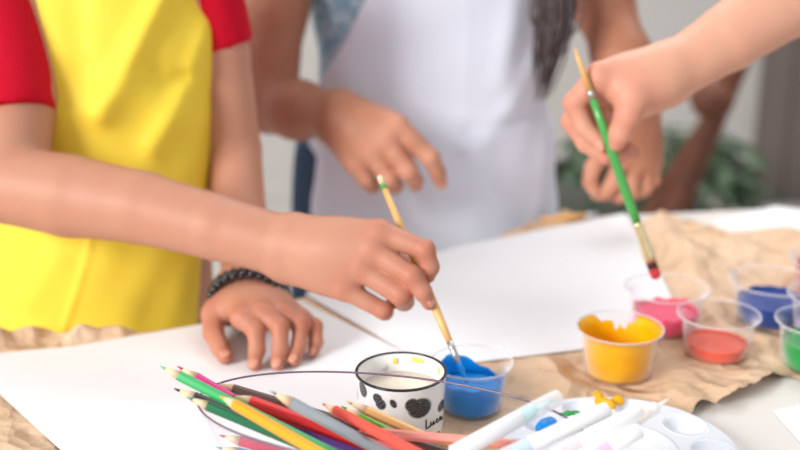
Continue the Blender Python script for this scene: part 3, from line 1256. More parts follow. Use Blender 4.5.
# ------------------------------------------------------------------ felt pens lying out of the bowl
def felt_pen(p0, p1, collar_at, collar_len, collar_col, label, R=0.0052, flip=False, cap_first=False):
    a, e = PZ(*p0), PZ(*p1)
    d = (e - a).normalized()
    L = (e - a).length
    root = thing('felt_pen', label, 'felt pen', a, 'white felt pens in the bowl')
    ca, cb = collar_at * L, collar_at * L + collar_len
    mb = MB()
    s0, s1 = (cb, L) if cap_first else (0, ca)
    mb.tube([a + d * s0, a + d * (s0 + 0.0012), a + d * (s1 - 0.0012), a + d * s1], [R * 0.8, R, R, R * 0.86], 24)
    mb.build('barrel', M['pen_body'], root, world=True, auto=50)
    mb = MB()
    mb.tube([a + d * ca, a + d * cb], [R * 0.82, R * 0.7] if not cap_first else [R * 0.7, R * 0.82], 24)
    mb.build('collar', mat('collar_' + label.split()[0], srgb(*collar_col), 0.35), root, world=True, auto=50)
    mb = MB()
    c0, c1 = (0, cb - 0.0004) if cap_first else (ca + 0.0004, L)
    rr_ = [R * 0.72, R * 0.96, R * 1.02, R * 1.04] if cap_first else [R * 1.04, R * 1.02, R * 0.96, R * 0.72]
    mb.tube([a + d * c0, a + d * (c0 + (c1 - c0) * 0.06), a + d * (c0 + (c1 - c0) * 0.94), a + d * c1], rr_, 24)
    mb.build('cap', M['pen_cap'], root, world=True, auto=50)
    mb = MB()
    n0, n1 = (ca - 0.016, ca) if cap_first else (cb, cb + 0.016)
    mb.tube([a + d * n0, a + d * n1], [R * 0.16, R * 0.42] if cap_first else [R * 0.42, R * 0.16], 14)
    mb.build('nib', mat('nib_' + label.split()[0], srgb(*[min(255, int(c * 0.5 + 128)) for c in collar_col]), 0.6), root, world=True)


felt_pen((452, 455, .078), (560, 396, .100), 0.64, 0.009, (140, 214, 220), 'aqua collared white pen, nearest to the blue cup', R=0.0056)
felt_pen((494, 461, .075), (608, 409, .098), 0.165, 0.011, (150, 200, 240), 'pale blue collared white pen beside the aqua one', cap_first=True)
felt_pen((540, 463, .075), (640, 411, .100), 0.24, 0.010, (244, 190, 200), 'pink collared white pen pointing at the palette wells', cap_first=True)
felt_pen((556, 470, .072), (657, 406.5, .102), 0.80, 0.009, (240, 214, 190), 'cream collared white pen, longest over the palette', R=0.0042)
felt_pen((576, 466, .074), (640, 430, .092), 0.30, 0.010, (228, 120, 190), 'magenta collared white pen, nearest the photo bottom edge', cap_first=True)


# ------------------------------------------------------------------ brushes
def brush(name_label, top, tip, parts, group=None, cat='paintbrush'):
    """parts: (name, material, s0, s1, [(s, radius)...], label) along the line tip -> top, s in metres from the tip"""
    d = (top - tip).normalized()
    root = thing('paintbrush', name_label, cat, tip, group)
    for nm, m, prof, lab, fl in parts:
        mb = MB()
        mb.tube([tip + d * s for s, r in prof], [r for s, r in prof], 20, flat=fl)
        o = mb.build(nm, m, root, world=True)
        if lab: tag(o, lab)
    return root


B1_TOP, B1_TIP = P(379, 175.5, 0.925), P(467, 383, 0.8085)
L1 = (B1_TOP - B1_TIP).length
brush('plain wooden paintbrush dipped in the blue cup, held in a fist', B1_TOP, B1_TIP, [
    ('bristles', M['bluepaint'], [(0, .0005), (.004, .0017), (.012, .0025), (.020, .0023)], 'blue paint soaked bristles', None),
    ('ferrule', M['ferrule'], [(.018, .0024), (.024, .0026), (.0245, .0029), (.0255, .0026), (.030, .0026), (.0305, .0029), (.0315, .0027), (.038, .0026)], None, None),
    ('handle', M['brush_wood'], [(.036, .0026), (.050, .0033), (.075, .0038), (.11, .0035), (L1 * .75, .0031), (L1 - .008, .0025)], None, None),
    ('handle_end', M['wood_pale'], [(L1 - .0085, .00262), (L1 - .002, .0024), (L1, .0010)], None, None),
    ('paint_mark', M['greenlacquer'], [(L1 - .014, .00282), (L1 - .009, .00272)], 'green paint mark', None)])

B2_TOP, B2_TIP = P(575, 49, 0.992), P(657, 279, 0.985)
L2 = (B2_TOP - B2_TIP).length
brush('green handled paintbrush with red paint on its bristles', B2_TOP, B2_TIP, [
    ('paint', M['scarlet'], [(0, .0022), (.003, .0048), (.010, .0052), (.0125, .0045)], 'red paint on the bristle ends', ((0, 1, 0.2), 0.55)),
    ('bristles', M['bristle'], [(.009, .0049), (.018, .0050), (.021, .0049)], None, ((0, 1, 0.2), 0.55)),
    ('ferrule', M['gold_ferrule'], [(.019, .0056), (.026, .0062), (.036, .0052), (.046, .0046), (.047, .0050), (.049, .0046), (.056, .0043), (.057, .0047), (.060, .0043)], None, None),
    ('handle', M['greenlacquer'], [(.058, .0040), (.075, .0046), (.10, .0046), (.15, .0040), (L2 * .80, .0034)], None, None),
    ('paint_band', M['ferrule'], [(L2 * .795, .0035), (L2 * .83, .0033)], 'grey paint smudge', None),
    ('handle_tip', M['brush_wood'], [(L2 * .825, .0032), (L2 * .93, .0024), (L2, .0012)], 'bare wooden end', None)])

for lab, a, e in (('wooden paintbrush with white ferrule lying on far crumpled paper', PZ(691, 223, .016), PZ(779, 258, .012)),):
    brush(lab, a, e, [
        ('bristles', M['wood_pale'], [(0, .0015), (.006, .0036), (.014, .0040)], None, None),
        ('ferrule', M['plastic'], [(.013, .0042), (.022, .0046), (.034, .0040)], 'white ferrule', None),
        ('handle', M['brush_wood'], [(.033, .0040), (.06, .0050), (.10, .0044), ((a - e).length, .0026)], None, None)])
a, e = PZ(540, 219.5, .008), PZ(606, 213.8, .008)
brush('wooden paintbrush lying behind the middle white sheet', a, e, [
    ('bristles', M['bristle'], [(0, .0012), (.006, .0030), (.012, .0034)], None, None),
    ('ferrule', M['ferrule'], [(.011, .0034), (.028, .0036)], None, None),
    ('handle', M['brush_wood'], [(.027, .0034), (.045, .0044), ((a - e).length, .0028)], None, None)])


# ------------------------------------------------------------------ people
def nail(parent, c, along, normal, w=0.0044, l=0.0055):
    """slightly domed finger nail"""
    al = Vector(along).normalized()
    no = Vector(normal).normalized()
    sd = al.cross(no).normalized()
    no = sd.cross(al).normalized()
    R = Matrix((sd, al, no)).transposed()
    mb = MB()
    mb.sphere(c, (w, l, 0.0013), 16, 8, R=R)
    return mb.build('fingernail', M['nail'], parent, world=True)


def head(B, c, s=1.0, yaw=math.pi):
    """skull, jaw, nose, ears; faces -Y when yaw = pi"""
    cx, cy, cz = c
    B.ell((cx, cy + .008 * s, cz + .02 * s), (.073 * s, .088 * s, .092 * s), 0.02)
    B.ell((cx, cy - .030 * s, cz - .045 * s), (.052 * s, .050 * s, .062 * s), 0.03)
    B.cone((cx, cy - .078 * s, cz + .010 * s), (cx, cy - .094 * s, cz - .022 * s), .007 * s, .012 * s, 0.012)
    for q in (-1, 1):
        B.ell((cx + q * .074 * s, cy + .008 * s, cz - .010 * s), (.010 * s, .020 * s, .030 * s), 0.006)
        B.ell((cx + q * .034 * s, cy - .066 * s, cz - .018 * s), (.022 * s, .016 * s, .020 * s), 0.02)
    B.ell((cx, cy - .080 * s, cz - .052 * s), (.020 * s, .010 * s, .008 * s), 0.008)


def face_bits(root, c, s=1.0):
    cx, cy, cz = c
    for q in (-1, 1):
        mb = MB()
        mb.sphere((cx + q * .031 * s, cy - .071 * s, cz + .012 * s), .0125 * s, 16, 10)
        mb.build('eye', M['plastic'], root, world=True)
        mb = MB()
        mb.sphere((cx + q * .031 * s, cy - .080 * s, cz + .011 * s), .0062 * s, 14, 8)
        mb.build('iris', M['hair'], root, world=True)
        mb = MB()
        mb.tube([(cx + q * .014 * s, cy - .083 * s, cz + .034 * s), (cx + q * .032 * s, cy - .081 * s, cz + .040 * s), (cx + q * .050 * s, cy - .070 * s, cz + .035 * s)], [.002 * s, .003 * s, .0015 * s], 8)
        mb.build('eyebrow', M['hair'], root, world=True)


def sdf_part(name, f, lo, hi, step, m, parent, dense=None):
    ax = [axis(lo[i], hi[i], step, (dense or ([], [], []))[i], step * 0.5) for i in range(3)]
    V, Fq = mesh_sdf(f, *ax)
    return mesh_obj(name, V, Fq, m, parent)


def skin_mesh(B, m, root, lo, hi, coarse, fine, dense):
    ax = [axis(lo[i], hi[i], coarse, dense[i], fine) for i in range(3)]
    V, Fq = mesh_sdf(B.f, *ax)
    return mesh_obj('body', V, Fq, m, root, B.flush)


def legs_and_shoes(root, cx, cy, m, hip=0.62, w=0.075, r=0.072):
    def f(p):
        d = ell_d(p, (cx, cy, hip), (0.13, 0.10, 0.10))
        for q in (-1, 1):
            d = smin(d, cone_d(p, (cx + q * w, cy, hip - 0.03), (cx + q * w, cy - .005, hip * .52), r, r * .78), 0.02)
            d = smin(d, cone_d(p, (cx + q * w, cy - .005, hip * .52), (cx + q * w, cy + .01, 0.09), r * .76, r * .62), 0.01)
        return d
    sdf_part('trousers', f, (cx - .2, cy - .16, 0.0), (cx + .2, cy + .16, hip + .14), 0.008, m, root)
    for q in (-1, 1):
        def g(p, q=q):
            return smax(smin(ell_d(p, (cx + q * w, cy - .045, .030), (.040, .095, .040)), ell_d(p, (cx + q * w, cy + .015, .05), (.038, .045, .055)), .02), 0.001 - p[:, 2], .004)
        sdf_part('shoe', g, (cx + q * w - .06, cy - .16, -.01), (cx + q * w + .06, cy + .09, .13), 0.006, M['shoe'], root)


# ============ child in the yellow apron
K1 = (-0.316, 1.135)
TB1 = [(T - .34, K1[0], K1[1], .118, .100), (T - .05, K1[0], K1[1] - .002, .112, .104), (T + .12, K1[0], K1[1] + .004, .110, .098), (T + .26, K1[0] + .002, K1[1] + .018, .114, .088),
       (T + .335, K1[0] + .004, K1[1] + .022, .105, .066), (T + .375, K1[0] + .006, K1[1] + .022, .062, .050)]
kid1 = thing('person', 'child in a red T-shirt and yellow apron, holding a plain wooden brush', 'person', (K1[0], K1[1], 0))
B = Body()
B.loft(TB1)
HC1 = (K1[0] + .012, K1[1] + .0, T + .525)
B.cone((K1[0] + .006, K1[1] + .026, T + .33), (HC1[0], HC1[1] + .015, T + .47), .040, .038, .03)
head(B, HC1, .97)
# right arm: shoulder, elbow, wrist
sh = P(-10, -55, 1.12)
el = P(8, 184, .985)
wr = P(283, 246, .908)
WRR = .0266
mid = P(140, 207, .948)
B.cone(sh, P(14, 100, 1.035), .042, .038, .03)
B.cone(P(14, 100, 1.035), el, .0375, .036, .004)
B.cone(el, P(70, 196, .968), .0365, .0375, .004)
B.cone(P(70, 196, .968), mid, .0370, .0325, .004)
B.cone(mid, P(215, 227, .926), .0325, .0285, .004)
B.cone(P(215, 227, .926), wr, .0285, WRR, .004)
# right hand round the brush
Y0 = .875


def J(px, py, d, r, base):
    return (P(px, py, base + d / 1000), r / 1000)


W1 = [P(300, 235, .905), P(296, 243, .902), P(292, 254, .902), P(290, 264, .905)]
MC1 = [P(380, 232.5, .878), P(372, 249, .869), P(361, 269, .867), P(344, 289, .871)]
for w_, m_, rw_, rm_ in zip(W1, MC1, (.0165, .0165, .016, .015), (.0110, .0105, .0100, .0095)):
    B.cone(w_, m_, rw_, rm_, .016)
B.ell(P(335, 258, .884), (.030, .018, .024), .02)
for m_ in MC1:
    B.flush.append((tuple(m_), .010, .55))
B.finger([J(380, 232.5, 2, 10.4, Y0), J(425, 250, -14, 8.4, Y0), J(430, 267, -16, 7.5, Y0), J(427.5, 276, -14, 6.4, Y0)])
B.finger([J(372, 250, -6, 10, Y0), J(412, 276, -24, 9.0, Y0), J(423, 292, -29, 7.3, Y0), J(429, 303, -29, 6.0, Y0)])
B.finger([J(361, 269, -8, 9.8, Y0), J(401, 294.5, -24, 9.4, Y0), J(404, 301, -10, 8.2, Y0), J(394, 300, 2, 6.6, Y0)])
B.finger([J(344, 289, -6, 8.8, Y0), J(383.5, 310.5, -16, 7.4, Y0), J(385, 312, -4, 6.8, Y0), J(375, 308, 6, 6.2, Y0)])
B.cone(P(312, 252, .912), P(362, 258, .912), .0165, .0125, .02)
B.finger([J(362, 258, 37, 12, Y0), J(399, 264, 26, 9.8, Y0), J(412, 270, 14, 8.2, Y0), J(421, 280, 5, 7.2, Y0)])
# left arm and the hand resting on the paper
shl = P(200, -60, 1.14)
ell_ = P(234, 150, 1.135)
wl = PZ(246, 282, .040)
B.cone(shl, P(221, 55, 1.145), .034, .0295, .03)
B.cone(P(221, 55, 1.145), ell_, .0295, .0285, .004)
B.cone(ell_, P(240, 215, 1.085), .0285, .0268, .004)
B.cone(P(240, 215, 1.085), wl, .0262, .0225, .004)
WL = [PZ(233, 288, .036), PZ(241, 286, .041), PZ(251, 286, .041), PZ(261, 288, .036)]
ML = [PZ(242, 318, .040), PZ(263, 314, .0425), PZ(283, 314, .040), PZ(301, 318, .034)]
for w_, m_, rm_ in zip(WL, ML, (.0100, .0100, .0095, .0085)):
    B.cone(w_, m_, .0145, rm_, .014)
B.ell(PZ(250, 303, .034), (.028, .026, .013), .016)
for m_ in ML:
    B.flush.append((tuple(m_), .010, .6))
FL = [[(242, 318, .040, 9.2), (256, 331, .0325, 8.2), (257, 350, .0185, 7.3), (254.5, 364, .0105, 6.2)],
      [(263, 314, .0425, 9.2), (280, 327, .0350, 8.2), (280.5, 349, .0190, 7.3), (277.5, 363.5, .0105, 6.2)],
      [(283, 314, .040, 8.8), (301, 324.5, .0325, 7.8), (299, 345, .0180, 7.0), (294, 360, .0102, 6.0)],
      [(301, 318, .034, 8.0), (315, 326.5, .0270, 7.0), (316, 342, .0160, 6.3), (313.5, 351, .0098, 5.4)]]
for fl in FL:
    B.finger([(PZ(x, y, z), r / 1000) for x, y, z, r in fl])
B.cone(PZ(232, 295, .032), PZ(214, 314, .027), .0155, .0115, .018)
B.finger([(PZ(x, y, z), r / 1000) for x, y, z, r in ((214, 314, .027, 11.2), (213.5, 333, .0185, 9.4), (220, 347, .0130, 8.4), (225, 357, .0105, 6.8))])
lo = (-.50, .80, T - .30)
hi = (.06, 1.27, T + .64)
skin_mesh(B, M['skin1'], kid1, lo, hi, .0055, .0015, ([(-.205, .045)], [(.80, .96)], [(T + .002, T + .165)]))
for fl, tipdir in zip(FL + [((214, 314, .027, 11), (213.5, 333, .0185, 9.4), (220, 347, .0130, 8.4), (225, 357, .0105, 6.8))], range(5)):
    a, t = PZ(*fl[2][:3]), PZ(*fl[3][:3])
    d = (t - a).normalized()
    up = Vector((0, 0, 1)) - d * d.z
    up = (up.normalized() + Vector((0, -.25, 0))).normalized()
    rr_ = fl[3][3] / 1000
    nail(kid1, t + up * (rr_ * .86) + d * .0012, d, up, rr_ * .72, rr_ * .85)
a, t = J(423, 292, -29, 7.3, Y0)[0], J(429, 303, -29, 6, Y0)[0]
nail(kid1, t + Vector((.35, -.75, .5)).normalized() * .0052, t - a, (.45, -.75, .5), .0042, .005)

# T-shirt
CUFF_R, CUFF_L = P(13, 119, 1.022), P(221, 48, 1.145)
dR = (CUFF_R - sh).normalized()
dL = (CUFF_L - shl).normalized()


def tshirt1(p):
    d = loft_d(p, TB1[:-1] + [(T + .36, K1[0] + .006, K1[1] + .022, .075, .055)]) - .003
    s1 = cone_d(p, sh, CUFF_R, .0415, .0415)
    s1 = smax(s1, (p - np.array(CUFF_R)) @ np.array(dR), .003)
    s2 = cone_d(p, shl, CUFF_L, .034, .0335)
    s2 = smax(s2, (p - np.array(CUFF_L)) @ np.array((dL + Vector((-.12, 0, 0))).normalized()), .003)
    d = smin(smin(d, s1, .016), s2, .016)
    es = [P(186, 330, 1.07), P(190, 220, 1.07), P(198, 130, 1.08), P(204, 60, 1.09), P(330, 20, 1.09), P(330, -30, 1.09)]
    d = smax(d, p[:, 0] - np.interp(p[:, 2], [q.z for q in es], [q.x for q in es]), .004)
    return d + .0010 * vnoise(p, 60, 4)


sdf_part('t_shirt', tshirt1, (-.52, .95, T - .30), (-.02, 1.29, T + .42), .0042, M['red_cloth'], kid1)

# apron
FOLD1 = [([P(170, -30, 1.03), P(128, 60, 1.03), P(100, 115, 1.03)], .014, .012), ([P(172, -10, 1.03), P(146, 50, 1.03), P(140, 72, 1.03), P(156, 90, 1.03), P(178, 84, 1.05)], .009, -.0055),
         ([P(60, 115, 1.03), P(120, 95, 1.03), P(175, 130, 1.04)], .015, .004), ([P(205, 20, 1.05), P(176, 110, 1.04), P(150, 150, 1.03)], .012, .007),
         ([P(60, -20, 1.03), P(75, 70, 1.03)], .012, -.005), ([P(30, 300, 1.03), P(60, 255, 1.03)], .014, .003)]


def apron1(p):
    d = loft_d(p, [(T - .45, K1[0], K1[1], .150, .120)] + TB1)
    o = .0022 * vnoise(p * np.array((1, 1, .5)), 42, 8) + .0010 * vnoise(p, 110, 9)
    for pts, w, h in FOLD1:
        q = np.array([tuple(v) for v in pts])
        px_, pz_ = p[:, 0], p[:, 2]
        pp = np.stack([px_, np.full(len(p), 0.0), pz_], 1)
        qq = q.copy(); qq[:, 1] = 0
        o = o + ridge(pp, [tuple(v) for v in qq], w, h)
    # stitched pocket seam
    sm = np.array([tuple(P(x, y, 1.02)) for x, y in ((92, 225), (88, 255), (78, 290), (62, 335))]); sm[:, 1] = 0
    pp = np.stack([p[:, 0], np.zeros(len(p)), p[:, 2]], 1)
    o = o + ridge(pp, [tuple(v) for v in sm], .0035, .0022)
    d = d - .016 - smax(o, np.full(len(p), -.006), .004)
    d = np.maximum(d, -(d + .011))
    es = [P(196, 330, 1.07), P(200, 220, 1.07), P(208, 130, 1.08), P(214, 40, 1.09), P(217, -30, 1.09)]
    d = smax(d, p[:, 0] - np.interp(p[:, 2], [q.z for q in es], [q.x for q in es]), .004)
    ls = [P(-60, 330, 1.04), P(-40, 160, 1.04), P(16, 60, 1.04), P(8, -30, 1.04)]
    d = smax(d, np.interp(p[:, 2], [q.z for q in ls], [q.x for q in ls]) - p[:, 0], .004)
    return smax(smax(d, p[:, 1] - (K1[1] + .012), .004), p[:, 2] - (T + .335), .004)


sdf_part('apron', apron1, (-.50, .97, T - .44), (-.14, 1.17, T + .35), .0030, M['yellow_cloth'], kid1)
legs_and_shoes(kid1, K1[0], K1[1] + .02, M['denim'], .60)
# hair
def hair1(p):
    d = ell_d(p, (HC1[0], HC1[1] + .016, HC1[2] + .032), (.080, .092, .090))
    d = smax(d, -(ell_d(p, (HC1[0], HC1[1] - .085, HC1[2] - .03), (.068, .070, .085))), .01)
    return d + .002 * vnoise(p, 90, 5)


sdf_part('hair', hair1, tuple(np.array(HC1) - .13), tuple(np.array(HC1) + .14), .005, M['hair'], kid1)
face_bits(kid1, HC1, .97)
# bracelet: two strands of black beads round the left wrist
ax_ = Vector((.06, -1, -.12)).normalized()
bc = Vector((P(248, 285, .984).x, .984, T + .0375))
br = None
for s_i, (off, tilt) in enumerate(((-.007, .3), (.0055, -.10))):
    c = bc + ax_ * off
    u = ax_.cross(Vector((0, 0, 1))).normalized()
    v = u.cross(ax_).normalized()
    ring_n = 27
    ring = [c + u * (.0350 * math.cos(t)) + v * (.0272 * math.sin(t)) + ax_ * (tilt * .012 * math.sin(t)) for t in np.linspace(0, 2 * math.pi, 27)[:-1]]
    if br is None:
        mb = MB()
        mb.tube(ring + [ring[0]], .0012, 8, caps=False)
        br = mb.build('bracelet', M['bead'], kid1, world=True)
        tag(br, 'two strand bracelet of black beads')
        bm_ = MB()
        bm_.sphere((0, 0, 0), .0045, 14, 9)
        proto = bm_.build('bead', M['bead'], br)
        first = True
    for q in ring:
        o = proto if first else proto.copy()
        if not first:
            COL.objects.link(o)
            o.parent = br
        first = False
        o.location = q - Vector(kid1.location)

# ============ child in the white apron
K2 = (0.042, 1.445)
TB2 = [(T - .34, K2[0], K2[1], .165, .115), (T - .05, K2[0], K2[1], .146, .108), (T + .12, K2[0] - .002, K2[1] + .004, .136, .100), (T + .28, K2[0] - .004, K2[1] + .012, .148, .090),
       (T + .40, K2[0] - .004, K2[1] + .02, .120, .070), (T + .44, K2[0] - .004, K2[1] + .02, .065, .05)]
kid2 = thing('person', 'child in a white apron over a pale blue patterned top, hand held out', 'person', (K2[0], K2[1], 0))
B = Body()
B.loft(TB2)
HC2 = (K2[0], K2[1] - .005, T + .60)
B.cone((K2[0], K2[1] + .024, T + .40), (HC2[0], HC2[1] + .015, HC2[2] - .05), .042, .040, .03)
head(B, HC2)
sh2, el2, wr2 = P(290, -95, 1.44), P(270, 104, 1.36), P(330, 115, 1.262)
B.cone(sh2, P(277, 10, 1.40), .042, .036, .03)
B.cone(P(277, 10, 1.40), el2, .0345, .034, .02)
B.cone(el2, P(298, 110, 1.315), .0345, .0335, .015)
B.cone(P(298, 110, 1.315), wr2, .0325, .0275, .02)
Y2 = 1.225
W2 = [P(342, 107, 1.25), P(340, 115, 1.246), P(338, 122, 1.246), P(336, 129, 1.252)]
MC2 = [P(397, 126, 1.222), P(385, 140, 1.216), P(371, 153, 1.216), P(354, 164, 1.222)]
for w_, m_, rw_, rm_ in zip(W2, MC2, (.0195, .019, .0185, .0175), (.0135, .013, .0125, .0115)):
    B.cone(w_, m_, rw_, rm_, .018)
B.ell(P(366, 135, 1.232), (.032, .020, .026), .02)
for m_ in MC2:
    B.flush.append((tuple(m_), .024, .75))  # wide pale tint paints the bright light on this hand into its skin
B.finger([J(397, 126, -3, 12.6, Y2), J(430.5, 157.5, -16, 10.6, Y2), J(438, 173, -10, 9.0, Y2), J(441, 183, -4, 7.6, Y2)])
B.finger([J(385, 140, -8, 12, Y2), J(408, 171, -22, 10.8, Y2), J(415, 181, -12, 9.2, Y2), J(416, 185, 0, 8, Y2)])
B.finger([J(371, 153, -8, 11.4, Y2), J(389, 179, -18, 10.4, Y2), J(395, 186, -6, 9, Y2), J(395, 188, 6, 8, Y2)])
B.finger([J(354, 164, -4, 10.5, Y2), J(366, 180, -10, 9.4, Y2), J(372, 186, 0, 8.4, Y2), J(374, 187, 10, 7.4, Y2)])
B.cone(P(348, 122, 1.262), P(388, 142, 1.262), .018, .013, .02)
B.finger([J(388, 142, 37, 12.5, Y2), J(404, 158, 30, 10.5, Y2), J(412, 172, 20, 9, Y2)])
# left arm, mostly behind the adult's hand
sh2l, el2l, wr2l = P(600, -110, 1.44), P(605, 10, 1.43), P(636, 108, 1.335)
B.cone(sh2l, el2l, .042, .037, .03)
B.cone(el2l, P(622, 58, 1.38), .0365, .0345, .012)
B.cone(P(622, 58, 1.38), wr2l, .0335, .027, .02)
Y3 = 1.30
for (mx_, my_, md_, mr_), wd in zip(((621, 158, -14, 12), (634, 163, -6, 12), (646, 164, 4, 11.5), (654, 160, 14, 10.5)), (-12, -4, 6, 14)):
    B.cone(P(636 + wd * .3, 118, Y3 + wd / 1000 + .015), P(mx_, my_, Y3 + md_ / 1000), .019, mr_ / 1000, .018)
B.ell(P(636, 146, Y3 + .004), (.026, .020, .036), .02)
B.finger([J(621, 160, -14, 11, Y3), J(613, 183, -26, 10, Y3), J(605, 193, -24, 9, Y3), J(597, 194, -16, 7.8, Y3)])
B.finger([J(634, 165, -8, 11, Y3), J(630, 190, -22, 10, Y3), J(619, 196, -16, 9, Y3), J(610, 193, -6, 8, Y3)])
B.finger([J(646, 165, 2, 10.6, Y3), J(644, 188, -10, 9.6, Y3), J(634, 193, -4, 8.6, Y3), J(625, 190, 6, 7.6, Y3)])
B.finger([J(653, 161, 10, 9.6, Y3), J(653, 180, 2, 8.6, Y3), J(645, 186, 6, 7.8, Y3), J(637, 184, 14, 7, Y3)])
B.cone(P(622, 125, Y3 - .004), P(604, 150, Y3 - .016), .016, .0125, .02)
B.finger([J(604, 150, -16, 12, Y3), J(593, 168, -24, 10, Y3), J(590, 182, -26, 8.8, Y3), J(594, 190, -28, 7.6, Y3)])
lo = (-.26, 1.14, T - .30)
hi = (.40, 1.60, T + .74)
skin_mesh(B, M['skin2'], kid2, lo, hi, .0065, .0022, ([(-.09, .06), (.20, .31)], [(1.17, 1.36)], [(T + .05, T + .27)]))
a, t = J(438, 173, -10, 9, Y2)[0], J(441, 183, -4, 7.6, Y2)[0]
nail(kid2, t + Vector((.45, -.7, .35)).normalized() * .0068, t - a, (.45, -.7, .35), .0048, .0056)

CU2, CU2L = P(279, -30, 1.41), P(603, -30, 1.435)
d2 = (CU2 - sh2).normalized()
d2l = (CU2L - sh2l).normalized()


def top2(p):
    d = loft_d(p, [(T - .02, K2[0], K2[1], .140, .104), (T + .06, K2[0] - .004, K2[1], .138, .102)] + TB2[2:-1] + [(T + .43, K2[0], K2[1] + .02, .075, .055)]) - .007
    s = cone_d(p, sh2, CU2, .052, .046)
    s = smax(s, (p - np.array(CU2)) @ np.array(d2), .004)
    s3 = smax(cone_d(p, sh2l, CU2L, .052, .046), (p - np.array(CU2L)) @ np.array(d2l), .004)
    d = smin(smin(d, s, .02), s3, .02) + .0022 * vnoise(p, 55, 14)
    return d


sdf_part('top', top2, (-.24, 1.30, T - .05), (.34, 1.60, T + .47), .0055, M['blue_cloth'], kid2)


def skirt2(p):
    d = loft_d(p, [(T - .36, K2[0] - .010, K2[1], .190, .128), (T + .0, K2[0] - .014, K2[1], .170, .116), (T + .10, K2[0] - .014, K2[1], .160, .108)]) - .004
    return smax(d, p[:, 2] - (T + .085), .006) + .0025 * vnoise(p, 40, 22)


sdf_part('skirt', skirt2, (-.22, 1.28, T - .40), (.30, 1.62, T + .11), .006, M['denim'], kid2)

FOLD2 = [([P(545, 60, 1.34), P(505, 120, 1.34), P(470, 150, 1.33)], .016, .006), ([P(555, 110, 1.35), P(520, 125, 1.34), P(470, 132, 1.33)], .010, -.005), ([P(520, -10, 1.35), P(505, 80, 1.34)], .018, .006),
         ([P(330, 120, 1.34), P(318, 200, 1.34), P(322, 280, 1.33)], .018, .007), ([P(555, 140, 1.36), P(540, 230, 1.34)], .016, .006), ([P(360, 170, 1.33), P(362, 290, 1.31)], .020, -.004),
         ([P(480, 150, 1.32), P(470, 250, 1.31)], .022, .003), ([P(468, -20, 1.33), P(466, 120, 1.33)], .004, .0006)]


def apron2(p):
    d = loft_d(p, [(T - .45, K2[0], K2[1] - .004, .178, .128), (T - .10, K2[0], K2[1] - .004, .160, .120), (T + .06, K2[0], K2[1], .146, .110)] + TB2[2:])
    o = .0024 * vnoise(p * np.array((1, 1, .35)), 34, 18) + .0012 * vnoise(p, 80, 19)
    pp = np.stack([p[:, 0], np.zeros(len(p)), p[:, 2]], 1)
    for pts, w, h in FOLD2:
        qq = np.array([tuple(v) for v in pts]); qq[:, 1] = 0
        o = o + ridge(pp, [tuple(v) for v in qq], w, h)
    d = d - .019 - np.maximum(o, -.006)
    d = np.maximum(d, -(d + .009))
    ls = [P(302, 330, 1.38), P(304, 200, 1.40), P(308, 120, 1.40), P(318, 82, 1.39), P(346, 40, 1.37), P(364, 0, 1.36), P(380, -60, 1.36)]
    d = smax(d, np.interp(p[:, 2], [q.z for q in ls], [q.x for q in ls]) - p[:, 0], .004)
    rs_ = [P(590, 330, 1.42), P(574, 220, 1.42), P(560, 100, 1.42), P(548, 20, 1.42), P(530, -60, 1.40)]
    d = smax(d, p[:, 0] - np.interp(p[:, 2], [q.z for q in rs_], [q.x for q in rs_]), .004)
    return smax(smax(d, p[:, 1] - (K2[1] + .05), .004), p[:, 2] - (T + .41), .004)


sdf_part('apron', apron2, (-.20, 1.27, T - .44), (.27, 1.48, T + .43), .0040, M['white_cloth'], kid2)
legs_and_shoes(kid2, K2[0], K2[1] + .03, M['denim'], .62)


# hair: cap and long strands falling in front of the left shoulder
def hair2(p):
    d = ell_d(p, (HC2[0], HC2[1] + .016, HC2[2] + .032), (.084, .096, .093))
    d = smax(d, -(ell_d(p, (HC2[0], HC2[1] - .085, HC2[2] - .035), (.064, .070, .090))), .01)
    d = smin(d, cone_d(p, (HC2[0], HC2[1] + .075, HC2[2]), (HC2[0], HC2[1] + .115, HC2[2] - .25), .05, .04), .03)
    return d + .002 * vnoise(p * np.array((3, 3, .5)), 60, 6)


hr = sdf_part('hair', hair2, (HC2[0] - .13, HC2[1] - .12, HC2[2] - .31), (HC2[0] + .13, HC2[1] + .18, HC2[2] + .14), .006, M['hair'], kid2)
mb = MB()
rs = random.Random(11)
for k in range(70):
    u = rs.random()
    w_ = rs.gauss(0, 1)
    x1 = 556 + 9 * w_
    end = rs.uniform(60, 104) if rs.random() < .5 else rs.uniform(20, 60)
    start = Vector((HC2[0] + .062 + .012 * rs.random(), HC2[1] + .0 + .03 * rs.random(), HC2[2] - .01))
    y_ = 1.315 + .012 * rs.random()
    pts = [start, start + Vector((.030, -.02, -.09)), P(548 + 11 * w_, -60, y_ + .03), P(x1 + 2, 0, y_ + .01), P(x1 + (4 if w_ > 0 else 0) - .05 * end, end * .5, y_), P(554 + 5 * w_ - .12 * end, end, y_)]
    # smooth by subdividing once
    q = [pts[0]]
    for a_, b_ in zip(pts[:-1], pts[1:]):
        q += [a_ * .75 + b_ * .25, a_ * .25 + b_ * .75]
    q.append(pts[-1])
    mb.tube(q, [.0016] * (len(q) - 2) + [.0012, .0004], 5)
mb.build('hair_strands', M['hair'], hr, world=False)
COL.objects['hair_strands'].location = -Vector(kid2.location)
face_bits(kid2, HC2)

